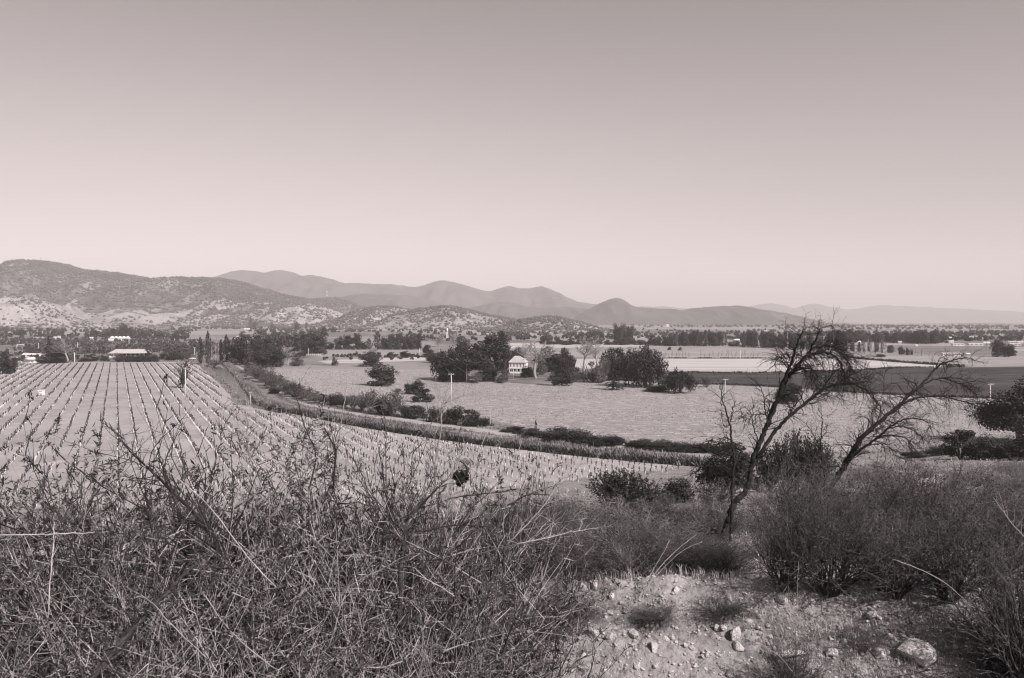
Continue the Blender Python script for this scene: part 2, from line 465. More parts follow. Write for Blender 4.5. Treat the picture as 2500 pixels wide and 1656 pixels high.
CANAL = [(500, 886), (535, 905), (572, 938), (600, 968), (640, 992), (700, 1008), (800, 1027), (900, 1046), (1100, 1078), (1300, 1101), (1500, 1123), (1700, 1139), (1860, 1150)]
ribbon('canal_water', CANAL[:6], [6.5, 6.5, 6.0, 5.5, 5.0, 4.2], M['water'], 0.06, 0.3, 1)
LEFT_BANK = [(478, 884), (505, 905), (540, 938), (566, 968), (600, 990)]
ribbon('dirt_path', [(430, 880), (470, 892), (505, 918), (535, 945), (549, 966), (551, 985), (580, 992), (640, 1004)], [3, 3.6, 3.6, 3.6, 3.2, 3, 2.2], M['track'], 0.07, 0.2, 2)
ribbon('headland_path', [(-300, 1000), (0, 999), (250, 999), (420, 994), (560, 984)], [0.9, 0.9, 0.8], M['track'], 0.06, 0.1, 3)
ribbon('headland_path', [(0, 977), (250, 976), (500, 975), (545, 976)], [2.2, 2.2], M['track'], 0.055, 0.2, 4)
ribbon('headland_path', [(-300, 886), (0, 886), (250, 885), (480, 887)], [5, 5], M['track'], 0.055, 0.3, 5)
TRACK = [(566, 890), (610, 915), (640, 938), (672, 962), (720, 984), (800, 1001), (900, 1016), (1000, 1029), (1200, 1056), (1400, 1081), (1600, 1104), (1740, 1116), (1900, 1128), (2100, 1138), (2200, 1128), (2330, 1112)]
ribbon('dirt_track', TRACK, [4.0, 4.0, 4.2, 4.4, 4.0, 3.6, 4.0], M['track'], 0.09, 0.35, 6)
ribbon('bank', [(548, 884), (600, 922), (632, 954), (680, 984), (760, 1006), (900, 1032), (1100, 1062), (1300, 1086), (1500, 1108), (1720, 1128)], [5, 7, 8, 7, 6, 5, 5, 5], M['bank'], 0.10, 0.4, 7, crown=0.35)
ribbon('bank', LEFT_BANK, [5, 5, 4, 3], M['bank'], 0.05, 0.4, 8)
ribbon('field_edge', [(1000, 998), (1180, 1030), (1300, 1054), (1420, 1068), (1560, 1082), (1740, 1096)], [3, 4, 5, 5], M['bank'], 0.11, 0.6, 9, crown=0.2)

# ------------------------------------------------------------------ hills
def make_hill(name, ridge, D, wf, wb, m, seed, gully=0.3, gs=None, nu=160, nv=50, rough=0.02, power=1.0, low=None):
    pts = [at(px, py, D) for px, py in ridge]
    X = np.array([p[0] for p in pts]); H = np.array([max(p[2], 0) for p in pts])
    xs = np.linspace(X[0], X[-1], nu)
    # smooth interpolation of the ridge
    sm = smooth_line(list(zip(X, H)), n=10)
    hs = np.interp(xs, sm[:, 0], sm[:, 1])
    px_m = D / F
    hs = np.maximum(hs + np.clip(hs / (6 * px_m), 0, 1) * px_m * (4.0 * fbm(xs / (46 * px_m) + seed, xs * 0 + seed, 5, 0.7)), 0)
    v = np.linspace(-1, 1, nv)
    U, Vv = np.meshgrid(xs, v, indexing='ij')
    Hh = np.repeat(hs[:, None], nv, 1)
    span = X[-1] - X[0]
    gs = gs or span / 14
    Smooth = (0.5 * (1 + np.cos(pi * np.abs(Vv)))) ** power
    warp = 0.35 * fbm(U / gs * 0.6 + seed, Vv * 1.2, 3)
    r = 1 - np.abs(fbm(U / gs + warp + seed * 3.7, Vv * 0.9 + seed, 4))      # ridges and gullies running down the slope
    mid = 4 * Smooth * (1 - Smooth)
    Z = Hh * (Smooth + gully * mid * (r - 0.78) * 1.6)
    Z = Z + rough * Hh.max() * fbm(U / gs * 5, Vv * 9 + seed, 3) * np.clip(Smooth * 3, 0, 1) * np.clip(1.2 - Smooth, 0.15, 1)
    fw = wf * (0.85 + 0.3 * vnoise(U / gs * 0.5 + seed, 0 * U)); 
    Y = D + np.where(Vv < 0, Vv * fw, Vv * wb)
    Z = Z - 6 * (np.abs(Vv) > 0.999) - 1.0
    V = np.stack([U, Y, Z], -1).reshape(-1, 3)
    i, j = np.meshgrid(np.arange(nu - 1), np.arange(nv - 1), indexing='ij')
    Fc = np.stack([i * nv + j, (i + 1) * nv + j, (i + 1) * nv + j + 1, i * nv + j + 1], -1).reshape(-1, 4)
    mi = None
    if low is not None:
        c = V[Fc[:, 0]]; hh = c[:, 2] / Z.max()
        mi = (hh + 0.5 * fbm(c[:, 0] / 150 + seed, c[:, 1] / 150, 4) < 0.20).astype(np.int32)
    structure(name, mesh_np(name, V, Fc, [m] + ([low] if low is not None else []), True, mi))
    return U, Y, Z

OCT_V = np.array([(1, 0, 0), (-1, 0, 0), (0, 1, 0), (0, -1, 0), (0, 0, 1), (0, 0, -0.4)], float)
OCT_F = np.array([(0, 2, 4), (2, 1, 4), (1, 3, 4), (3, 0, 4), (2, 0, 5), (1, 2, 5), (3, 1, 5), (0, 3, 5)])
def blobs(P, r, rs, zs=0.8):
    n = len(P)
    a = rs.uniform(0, 2 * pi, n)
    V = OCT_V[None] * rs.uniform(0.6, 1.25, (n, 6, 1))
    x = V[..., 0] * np.cos(a)[:, None] - V[..., 1] * np.sin(a)[:, None]; y = V[..., 0] * np.sin(a)[:, None] + V[..., 1] * np.cos(a)[:, None]
    V = np.stack([x, y, V[..., 2] * zs], -1) * np.asarray(r)[:, None, None] + P[:, None]
    Fc = (np.arange(n) * 6)[:, None, None] + OCT_F[None]
    return V.reshape(-1, 3), Fc.reshape(-1, 3)

def hill_scrub(UYZ, n, seed, rmin, rmax, dens):
    U, Y, Z = UYZ
    rs = np.random.RandomState(seed)
    nu, nv = U.shape
    i = rs.uniform(0, nu - 1.001, n); j = rs.uniform(0, (nv - 1) * 0.56, n)
    i0 = i.astype(int); j0 = j.astype(int); fi = i - i0; fj = j - j0
    def s(A): return (A[i0, j0] * (1 - fi) + A[i0 + 1, j0] * fi) * (1 - fj) + (A[i0, j0 + 1] * (1 - fi) + A[i0 + 1, j0 + 1] * fi) * fj
    P = np.stack([s(U), s(Y), s(Z)], 1)
    h = P[:, 2] / max(Z.max(), 1)
    keep = (rs.rand(n) < dens(P, h)) & (P[:, 2] > 1)
    P = P[keep]
    V, Fc = blobs(P + [0, 0, 0.8], rs.uniform(rmin, rmax, len(P)) * rs.choice([0.6, 1, 1.0, 1.4], len(P)), rs)
    o = obj('hillside_scrub', mesh_np('hillside_scrub', V, Fc, M['hill_scrub']))
    tag(o, kind='stuff')

RA = [(-420, 760), (-300, 700), (-150, 664), (-60, 656), (0, 651), (60, 645), (105, 640), (135, 645), (170, 656), (215, 661), (300, 670), (350, 679), (400, 682), (450, 683), (500, 679), (530, 679), (570, 686), (620, 701), (680, 716), (740, 728), (800, 745), (850, 766), (900, 788), (930, 801)]
hA = make_hill('hill', RA, 3300, 950, 1200, M['wooded_hill'], 3, 0.7, 300, 300, 90, 0.03, 1.0, M['near_hill'])
hill_scrub(hA, 42000, 1, 2.8, 6.5, lambda P, h: np.clip(0.36 + 0.8 * h + 0.9 * fbm(P[:, 0] / 160, P[:, 1] / 160, 3), 0.03, 1))
RA2 = [(-400, 730), (-200, 716), (0, 720), (60, 727), (100, 737), (140, 757), (190, 778), (250, 796), (285, 806)]
hA2 = make_hill('hill', RA2, 2350, 420, 500, M['near_hill'], 8, 0.6, 150, 140, 50, 0.04)
hill_scrub(hA2, 5200, 2, 1.8, 4.8, lambda P, h: np.clip(0.6 + 0.9 * fbm(P[:, 0] / 60, P[:, 1] / 60, 3), 0.1, 1))
RAf = [(560, 806), (600, 780), (650, 757), (700, 742), (760, 741), (800, 752), (850, 770), (900, 790), (940, 806)]
hAf = make_hill('hill', RAf, 2900, 500, 500, M['near_hill'], 21, 0.5, 170, 110, 44, 0.03)
hill_scrub(hAf, 6000, 12, 2.2, 5.5, lambda P, h: np.clip(0.4 + 1.2 * fbm(P[:, 0] / 90, P[:, 1] / 90, 3), 0.06, 1))
RA3 = [(690, 760), (740, 738), (765, 731), (790, 729), (820, 728), (850, 738), (890, 752), (940, 770), (980, 790)]
hA3 = make_hill('hill', RA3, 3600, 300, 500, M['wooded_hill'], 5, 0.3, 200, 90, 36, 0.03)
hill_scrub(hA3, 3000, 3, 4, 8, lambda P, h: np.clip(0.5 + 0.5 * h + 0.9 * fbm(P[:, 0] / 90, P[:, 1] / 90, 3), 0.05, 1))
RB1 = [(700, 803), (760, 795), (810, 785), (850, 769), (890, 754), (920, 748), (950, 749), (1000, 757), (1040, 766), (1090, 785), (1130, 803)]
hB1 = make_hill('hill', RB1, 2500, 450, 450, M['near_hill'], 13, 0.5, 160, 130, 46, 0.03)
hill_scrub(hB1, 7000, 4, 2, 5, lambda P, h: np.clip(0.45 + 0.35 * h + 1.2 * fbm(P[:, 0] / 80, P[:, 1] / 80, 3), 0.06, 1))
RB2 = [(860, 803), (920, 790), (970, 770), (1030, 753), (1085, 748), (1130, 754), (1180, 765), (1240, 778), (1290, 786), (1350, 802)]
hB2 = make_hill('hill', RB2, 2250, 450, 450, M['near_hill'], 17, 0.6, 150, 130, 46, 0.03)
hill_scrub(hB2, 7000, 5, 2, 4.8, lambda P, h: np.clip(0.42 + 0.3 * h + 1.2 * fbm(P[:, 0] / 75, P[:, 1] / 75, 3), 0.06, 1))
RB3 = [(1150, 815), (1210, 800), (1270, 782), (1310, 775), (1350, 774), (1390, 780), (1430, 793), (1480, 808), (1520, 815)]
hB3 = make_hill('hill', RB3, 1750, 400, 300, M['near_hill'], 25, 0.4, 140, 110, 40, 0.03)
hill_scrub(hB3, 4200, 6, 1.6, 4.4, lambda P, h: np.clip(0.5 + 0.5 * h + 0.9 * fbm(P[:, 0] / 70, P[:, 1] / 70, 3), 0.08, 1))
RC1 = [(330, 760), (360, 700), (395, 681), (430, 686), (480, 690), (545, 677), (580, 667), (610, 661), (650, 666), (705, 663), (740, 673), (760, 671), (790, 678), (820, 685), (850, 693), (900, 694), (960, 695), (1020, 702), (1060, 690), (1080, 687), (1110, 689), (1160, 705), (1195, 710), (1215, 704), (1240, 700), (1275, 705), (1310, 702), (1330, 702), (1360, 716), (1400, 734), (1440, 741), (1500, 752), (1560, 775), (1600, 792)]
make_hill('mountain', RC1, 7600, 1900, 1500, M['far_hill'], 31, 0.42, 400, 300, 60, 0.012)
RC2 = [(620, 792), (700, 760), (800, 732), (860, 722), (920, 718), (1000, 722), (1060, 735), (1120, 752), (1180, 744), (1236, 737), (1300, 752), (1350, 749), (1410, 752), (1480, 765), (1560, 790)]
make_hill('mountain', RC2, 5300, 1100, 700, M['far_hill'], 37, 0.45, 300, 240, 54, 0.02)
RD = [(1340, 793), (1400, 776), (1450, 749), (1480, 734), (1502, 729), (1522, 733), (1548, 748), (1600, 752), (1650, 755), (1700, 752), (1740, 748), (1785, 747), (1830, 752), (1875, 762), (1925, 776), (1990, 788), (2050, 794)]
make_hill('mountain', RD, 4600, 900, 900, M['far_hill'], 41, 0.45, 260, 240, 54, 0.015)
RE = [(1480, 785), (1560, 750), (1700, 754), (1790, 752), (1830, 748), (1856, 742), (1890, 742), (1930, 752), (1955, 751), (1985, 741), (2010, 747), (2050, 754), (2100, 752), (2150, 744), (2200, 747), (2270, 752), (2350, 754), (2420, 759), (2500, 763), (2650, 772), (2800, 782)]
make_hill('mountain', RE, 13000, 1800, 1500, M['far_hill'], 47, 0.4, 600, 200, 40, 0.01)
RG = [(2150, 797), (2260, 793), (2330, 790), (2400, 789), (2500, 791), (2620, 789), (2800, 797)]
make_hill('hill', RG, 5000, 500, 500, M['wooded_hill'], 51, 0.2, 300, 80, 20, 0.02)

# the hazy air of the valley
hz = MB().box(-19000, 19000, -19000, 19000, -8, 600)
hm = bpy.data.materials.new('haze_air'); hm.use_nodes = True
hn = hm.node_tree; hn.nodes.clear()
ho = hn.nodes.new('ShaderNodeOutputMaterial'); pv = hn.nodes.new('ShaderNodeVolumePrincipled')
pv.inputs['Color'].default_value = (0.88, 0.88, 0.88, 1)
pv.inputs['Density'].default_value = HAZE
hn.links.new(pv.outputs[0], ho.inputs['Volume'])
tag(obj('haze', hz.mesh('haze', hm)), kind='stuff')
# ------------------------------------------------------------------ plants: a few models of each kind, normalised to height 1 and width 1
def unit(rs, n):
    a = rs.normal(size=(n, 3)); return a / np.linalg.norm(a, axis=1, keepdims=True)

def clump_leaves(rs, centers, radii, per, size, flat_=0.8, up=0.25):
    C = []; N = []
    for c, r in zip(centers, radii):
        d = unit(rs, per); rad = r * rs.uniform(0.45, 1.05, (per, 1)) ** 0.6
        C.append(np.asarray(c) + d * rad * [1, 1, flat_]); N.append(d + rs.normal(0, 0.55, (per, 3)) + [0, 0, up])
    return leaf_geo(np.concatenate(C), np.concatenate(N), size, rs, 0.8)

def trunk_mesh(rs, top, r, limbs, m, lean=0.05, spread=0.3):
    b = MB()
    pts = [(0, 0, -0.03)]; x = y = 0
    for k in range(1, 6):
        x += rs.normal(0, lean); y += rs.normal(0, lean); pts.append((x, y, top * k / 5))
    b.tube(pts, [r * (1.25 - 0.8 * k / 5) for k in range(6)], 7)
    for k in range(limbs):
        i = rs.randint(2, 5); p = pts[i]; a = rs.uniform(0, 2 * pi); l = rs.uniform(0.5, 1) * spread
        q = (p[0] + cos(a) * l * 0.5, p[1] + sin(a) * l * 0.5, p[2] + l * 0.5); e = (p[0] + cos(a) * l, p[1] + sin(a) * l, p[2] + l * 0.9)
        b.tube([p, q, e], [r * 0.5, r * 0.35, r * 0.12], 5)
    return b.mesh('trunk', m, True)

def m_broad(seed, leaf, z0=0.03, n=46, per=110, size=0.021, bark='bark', trunk_r=0.028, lobes=6):
    rs = np.random.RandomState(seed)
    lob = []
    for k in range(lobes):
        a = 2 * pi * k / lobes + rs.uniform(-0.5, 0.5); q = rs.uniform(0.08, 0.24)
        lob.append((cos(a) * q, sin(a) * q, rs.uniform(0.22, 0.66)))
    lob.append((rs.normal(0, 0.07), rs.normal(0, 0.07), 0.76))
    cen = []; rad = []
    for k in range(n):
        l = lob[k % len(lob)]; d = unit(rs, 1)[0]; r = rs.uniform(0.09, 0.19); q = rs.uniform(0.03, 0.20)
        c = np.array(l) + d * q
        c[2] = min(max(c[2], z0 + r * 0.5), 0.99 - r * 0.8); cen.append(c); rad.append(r)
    for k in range(14):      # low growth that hides most of the trunk
        a = rs.uniform(0, 2 * pi); q = rs.uniform(0.05, 0.34); r = rs.uniform(0.09, 0.16)
        cen.append(np.array([cos(a) * q, sin(a) * q, z0 + r * rs.uniform(0.6, 1.6)])); rad.append(r)
    V, Fc = clump_leaves(rs, cen, rad, per, size)
    return [('trunk', trunk_mesh(rs, 0.6, trunk_r, 5, M[bark])), ('crown', mesh_np('crown', V, Fc, leaf))]

def m_dome(seed, leaf, z0=0.30, n=44, per=110, size=0.022, bark='bark_pale'):
    rs = np.random.RandomState(seed)
    cen = []; rad = []
    for k in range(n):
        a = rs.uniform(0, 2 * pi); q = rs.uniform(0, 1) ** 0.5; r = rs.uniform(0.08, 0.16)
        h = z0 + r * 0.6 + (1 - z0 - r * 1.4) * rs.uniform(0.0, 1) ** 0.7 * sqrt(max(1 - q * q, 0.02))
        cen.append((cos(a) * q * (0.5 - r * 0.8), sin(a) * q * (0.5 - r * 0.8), h)); rad.append(r)
    V, Fc = clump_leaves(rs, cen, rad, per, size)
    return [('trunk', trunk_mesh(rs, 0.62, 0.026, 9, M[bark], 0.03, 0.38)), ('crown', mesh_np('crown', V, Fc, leaf))]

def m_weep(seed, leaf, n=120):
    rs = np.random.RandomState(seed)
    C = []; A = []; N = []
    for k in range(n):
        a = rs.uniform(0, 2 * pi); q = rs.uniform(0.05, 1) ** 0.6 * 0.44
        g = 0.5 + 0.5 * sin(a * 2 + seed * 1.7 + 5 * q) * cos(a * 3 + seed)
        top = 0.30 + 0.68 * sqrt(max(1 - (q / 0.5) ** 2, 0)) * (0.50 + 0.50 * g) * rs.uniform(0.85, 1.05)
        low = rs.uniform(0.0, 0.28) if q > 0.2 else top - rs.uniform(0.2, 0.5)
        c = np.array([cos(a) * q, sin(a) * q, 0])
        m = int(20 + 60 * (top - low)); rr = rs.uniform(0.05, 0.10)
        for j in range(m):
            z = top - (top - low) * (j / m); w = rr * (1 - 0.35 * j / m)
            d = unit(rs, 1)[0]; d[2] *= 0.5
            C.append(c + d * w + [0, 0, z]); N.append(d * 1.2 + rs.normal(0, 0.35, 3) + [0, 0, 0.2 if j > 5 else 0.9]); A.append([rs.normal(0, .3), rs.normal(0, .3), -1])
    V, Fc = leaf_geo(np.array(C), np.array(N), 0.026, rs, 0.55, np.array(A))
    return [('trunk', trunk_mesh(rs, 0.62, 0.035, 6, M['bark'], 0.03, 0.3)), ('crown', mesh_np('crown', V, Fc, leaf))]

def m_conifer(seed, leaf, layers=11):
    rs = np.random.RandomState(seed)
    C = []; N = []; A = []
    for L in range(layers):
        z = 0.06 + 0.92 * L / (layers - 1); R = 0.5 * (1 - z) ** 0.8 + 0.02
        nb = max(4, int(11 * (1 - z) + 4))
        for b in range(nb):
            a = rs.uniform(0, 2 * pi); r = R * rs.uniform(0.75, 1.1)
            for t in np.linspace(0.15, 1, 7):
                C.append([cos(a) * r * t, sin(a) * r * t, z - 0.10 * t * (1 - z) + rs.normal(0, 0.008)])
                N.append([cos(a) * 0.4 + rs.normal(0, .3), sin(a) * 0.4 + rs.normal(0, .3), 1]); A.append([cos(a), sin(a), -0.3])
    V, Fc = leaf_geo(np.array(C), np.array(N), 0.055, rs, 0.55, np.array(A))
    return [('trunk', trunk_mesh(rs, 0.9, 0.03, 0, M['bark'], 0.004)), ('crown', mesh_np('crown', V, Fc, leaf))]

def m_poplar(seed, leaf, n=520, size=0.042):
    rs = np.random.RandomState(seed)
    z = rs.uniform(0.05, 1, n); prof = np.sin(np.clip(z, 0, 1) ** 0.7 * pi) ** 0.7 * 0.46 + 0.03
    a = rs.uniform(0, 2 * pi, n); lobes = 1 + 0.3 * np.sin(a * 3 + z * 9 + seed) * rs.uniform(0.3, 1, n)
    r = prof * rs.uniform(0.25, 1.15, n) ** 0.6 * lobes * rs.uniform(0.75, 1.2, n)
    C = np.stack([np.cos(a) * r, np.sin(a) * r, z], 1); N = np.stack([np.cos(a), np.sin(a), 0.3 + 0 * a], 1) + rs.normal(0, 0.5, (n, 3))
    A = np.stack([0.3 * np.cos(a), 0.3 * np.sin(a), np.ones(n)], 1)
    V, Fc = leaf_geo(C, N, size, rs, 1.2, A)
    return [('trunk', trunk_mesh(rs, 0.85, 0.05, 0, M['bark'], 0.01)), ('crown', mesh_np('crown', V, Fc, leaf))]

def grow(rng, p, d, L, r, lvl, segs, leaves, P):
    n = max(2, int(L / P['step'] * (1.6 if lvl > 1 else 1)))
    st = L / n
    for i in range(n):
        w = P['wob'] * (P.get('wob0', 1) if lvl == 0 else 1)
        d = norm((d[0] + rng.gauss(0, w), d[1] + rng.gauss(0, w), d[2] + rng.gauss(0, w) + P['grav'] * (1 if lvl == 0 else P.get('gmul', 1))))
        q = (p[0] + d[0] * st, p[1] + d[1] * st, p[2] + d[2] * st)
        r0 = r * (1 - 0.75 * i / n); r1 = r * (1 - 0.75 * (i + 1) / n)
        segs.append((p, q, r0, r1))
        if leaves is not None and lvl >= P['leaf_lvl']:
            for _ in range(P['leaf_n'] if rng.random() < P['leaf_p'] else 0):
                t = rng.random()
                leaves.append(((p[0] + (q[0] - p[0]) * t, p[1] + (q[1] - p[1]) * t, p[2] + (q[2] - p[2]) * t), d))
        p = q
        if lvl < P['maxl'] and i >= P.get('first', 0) * (lvl == 0) * n:
            nb = P['branch'][lvl]; k = int(nb) + (rng.random() < nb - int(nb))
            for _ in range(k):
                u = norm(cross(d, (rng.gauss(0, 1), rng.gauss(0, 1), rng.gauss(0, 1))))
                a = P['ang'] * rng.uniform(0.6, 1.3)
                c = norm(tuple(d[j] * cos(a) + u[j] * sin(a) for j in range(3)))
                grow(rng, p, c, L * P['ratio'] * rng.uniform(0.5, 1.1) * (1 - 0.5 * i / n), max(r1 * P.get('rr', 0.6), P['rmin']), lvl + 1, segs, leaves, P)

def m_bare(seed, m, n_main=1, first=0.35, ang=0.6, upright=0.03, levels=4, bark='bark_pale', r=0.022, br=(1.5, 1.1, 0.8, 0.6), ratio=0.62):
    rng = random.Random(seed); segs = []
    P = dict(step=0.08, wob=0.11, wob0=0.45, grav=upright, maxl=levels - 1 if levels else 3, branch=br, ang=ang, ratio=ratio, rmin=0.0055, first=first, leaf_lvl=9)
    for k in range(n_main):
        grow(rng, (0, 0, -0.02), norm((rng.gauss(0, .06 * n_main), rng.gauss(0, .06 * n_main), 1)), 0.82, r, 0, segs, None, P)
    A = np.array([s[1] for s in segs]); top = A[:, 2].max(); w = np.percentile(np.abs(A[:, :2]), 96) * 2
    sx = 1 / max(w, 0.05); sz = 1 / top
    big = [s for s in segs if s[2] > r * 0.45]; small = [s for s in segs if s[2] <= r * 0.45]
    sc = np.array([sx, sx, sz])
    Vb, Fb = seg_geo(big, 5); Vs, Fs = seg_geo(small, 3)
    return [('trunk', mesh_np('trunk', Vb * sc, Fb, M[bark], True)), ('branches', mesh_np('branches', Vs * sc, Fs, m))]

def m_shrub(seed, leaf, n=24, per=130, size=0.026):
    rs = np.random.RandomState(seed)
    cen = []; rad = []
    for k in range(n):
        a = rs.uniform(0, 2 * pi); q = rs.uniform(0, 1) ** 0.5; r = rs.uniform(0.09, 0.22)
        cen.append((cos(a) * q * (0.52 - r), sin(a) * q * (0.52 - r), r * 0.5 + (0.96 - 1.3 * r) * rs.uniform(0.1, 1) * sqrt(max(1 - q * q, 0.05)))); rad.append(r)
    V, Fc = clump_leaves(rs, cen, rad, per, size, 1.0)
    segs = []
    for k in range(14):
        a = rs.uniform(0, 2 * pi); l = rs.uniform(0.15, 0.42)
        segs.append(((0, 0, -0.02), (cos(a) * l * 0.5, sin(a) * l * 0.5, 0.35), 0.022, 0.014)); segs.append(((cos(a) * l * 0.5, sin(a) * l * 0.5, 0.35), (cos(a) * l, sin(a) * l, 0.8), 0.014, 0.004))
    Vt, Ft = seg_geo(segs, 4)
    return [('stems', mesh_np('stems', Vt, Ft, M['bark'])), ('foliage', mesh_np('foliage', V, Fc, leaf))]

def m_brush(seed, leaf, m='twig', n=34, per=900, size=0.024):
    """a grey, half leafless bush: fan of fine stems with scattered small leaves"""
    rng = random.Random(seed); rs = np.random.RandomState(seed); segs = []; lv = []
    P = dict(step=0.12, wob=0.12, grav=0.02, maxl=2, branch=(1.2, 0.9), ang=0.6, ratio=0.5, rmin=0.005, first=0.1, leaf_lvl=1, leaf_n=2, leaf_p=1.0)
    for k in range(n):
        a = rng.uniform(0, 2 * pi); t = rng.uniform(0.05, 0.9)
        grow(rng, (cos(a) * 0.05, sin(a) * 0.05, 0), norm((cos(a) * t, sin(a) * t, 1)), 0.9, 0.011, 0, segs, lv, P)
    A = np.array([s[1] for s in segs]); sc = np.array([1 / (np.percentile(np.abs(A[:, :2]), 97) * 2)] * 2 + [1 / A[:, 2].max()])
    V, Fc = seg_geo(segs, 3)
    C = np.array([l[0] for l in lv]); 
    Vl, Fl = leaf_geo((C + rs.normal(0, 0.012, C.shape)) * sc, unit(rs, len(C)) + [0, 0, 0.4], size, rs, 0.7)
    return [('stems', mesh_np('stems', V * sc, Fc, M[m])), ('foliage', mesh_np('foliage', Vl, Fl, leaf))]

M['twig_bare'] = mat('twig_bare', 0.34, 0.3, 4.0, objvar=0.15)
MODELS = {
    'broad': [m_broad(s, M['leaf_dark']) for s in (11, 12, 13, 14)],
    'euc': [m_broad(s, M['leaf_mid'], 0.02, 44, 105, 0.022, 'bark', 0.02, 9) for s in (21, 22, 23)],
    'dome': [m_dome(s, M['leaf_dark']) for s in (31, 32)],
    'weep': [m_weep(s, M['leaf_mid'] if s % 2 else M['leaf_dark']) for s in (41, 42, 43)],
    'conifer': [m_conifer(s, M['leaf_dark']) for s in (51, 52)],
    'poplar': [m_poplar(s, M['leaf_mid']) for s in (61, 62, 63)],
    'bare': [m_bare(s, M['twig_bare'], br=(3.0, 2.2, 1.5, 0.6), r=0.026) for s in (71, 72, 73)],
    'barepoplar': [m_bare(s, M['twig'], 1, 0.12, 0.30, 0.09, 3, 'bark_pale', 0.03, (2.2, 1.2, 0.8), 0.42) for s in (81, 82)],
    'shrub': [m_shrub(s, M['leaf_dark']) for s in (91, 92, 93)],
    'greyshrub': [m_shrub(s, M['leaf_grey'], 22, 110, 0.026) for s in (95, 96)],
    'brush': [m_brush(s, M['leaf_grey']) for s in (101, 102, 103)],
    'oak': [m_broad(121, M['leaf_dark'], 0.12, 60, 230, 0.013, 'bark', 0.03, 7)],
    'feather': [m_brush(s, M['leaf_mid'], 'twig_dark', 70, 900, 0.018) for s in (105, 106)],
}
def normalise(parts):
    """rescale a model so that it fills width 1 and height 1"""
    P = []
    for n_, me in parts:
        a = np.zeros(len(me.vertices) * 3, np.float32); me.vertices.foreach_get('co', a); P.append(a.reshape(-1, 3))
    A = np.concatenate(P)
    w = max(np.percentile(A[:, 0], 98.5) - np.percentile(A[:, 0], 1.5), np.percentile(A[:, 1], 98.5) - np.percentile(A[:, 1], 1.5)); h = np.percentile(A[:, 2], 99.7)
    for (n_, me), a in zip(parts, P):
        me.vertices.foreach_set('co', (a / [w, w, h]).astype(np.float32).ravel()); me.update()
for k_ in ('broad', 'euc', 'dome', 'weep', 'conifer', 'poplar', 'shrub', 'greyshrub', 'brush', 'oak', 'feather', 'bare', 'barepoplar'):
    for p_ in MODELS[k_]: normalise(p_)
rnd = random.Random(5)
NAMES = {'broad': 'broadleaf_tree', 'euc': 'eucalyptus_tree', 'dome': 'domed_tree', 'weep': 'weeping_tree', 'conifer': 'conifer_tree', 'poplar': 'poplar_tree',
         'bare': 'bare_tree', 'barepoplar': 'bare_poplar_tree', 'shrub': 'shrub', 'greyshrub': 'shrub', 'brush': 'brush', 'feather': 'feathery_bush', 'oak': 'oak_tree'}
def plant(kind, loc, w, h, label, cat, group=None, var=None, name=None, rz=None):
    parts = MODELS[kind][rnd.randrange(len(MODELS[kind])) if var is None else var % len(MODELS[kind])]
    t = obj(name or NAMES[kind], None, None, loc, rnd.uniform(0, 2 * pi) if rz is None else rz, (w, w, h))
    tag(t, label, cat, group)
    for n, me in parts:
        o = obj(n, me, t)
        if kind in ('thorn', 'slopebrush', 'brush', 'feather') and n in ('stems', 'twigs'): o['kind'] = 'stuff'
    return t
def tree(kind, px, base, top, wpx, label, cat='tree', group=None, var=None, name=None):
    p = ground(px, base)
    h = at(px, top, p[1])[2] - p[2]
    return plant(kind, p, wpx * p[1] / F, h, label, cat, group, var, name)

# trees and shrubs round the far side of the vineyard
tree('broad', 17, 913, 858, 42, 'round dark tree at the left edge of the vineyard')
tree('conifer', 120, 886, 821, 30, 'pointed dark conifer at the far end of the vineyard, left of the pale bare tree')
tree('broad', 142, 885, 845, 46, 'bulky dark tree leaning against the pointed conifer behind the vineyard')
tree('shrub', 128, 887, 870, 62, 'low wide hedge bush in front of the pointed conifer', 'bush')
tree('bare', 164, 886, 834, 58, 'pale leafless tree beside the pole at the far edge of the vineyard')
tree('poplar', 178, 883, 862, 8, 'tiny dark cypress-shaped tree just left of the pole at the vineyard edge', var=0)
tree('shrub', 208, 883, 872, 30, 'wide low bush behind the vineyard rows, right of the pole', 'bush')
tree('shrub', 231, 882, 869, 20, 'small rounded bush behind the vineyard, second right of the pole', 'bush')
tree('shrub', 256, 882, 870, 20, 'small rounded bush behind the vineyard, just left of the barn', 'bush')
for i, (x, w, t) in enumerate(((300, 30, 867), (325, 36, 866), (352, 34, 866), (376, 24, 864))):
    tree('shrub', x, 884, t, w, ('leftmost', 'widest left', 'inner right', 'rightmost')[i] + ' bush of the dark hedge in front of the open barn', 'bush', 'hedge bushes in front of the barn')
tree('conifer', 361, 872, 838, 22, 'small dark conifer against the right end of the barn roof')
tree('bare', 272, 862, 838, 26, 'faint grey leafless tree behind the left end of the barn')
tree('brush', 288, 884, 862, 26, 'grey twiggy bush in front of the left end of the barn', 'bush')
tree('greyshrub', 455, 877, 850, 42, 'pale rounded tree between the vineyard tree and the poplars', 'tree')
tree('shrub', 425, 880, 856, 40, 'dark bushy tree behind the top of the vineyard tree', 'tree')
tree('shrub', 400, 878, 860, 22, 'small dark tree right of the barn', 'tree')
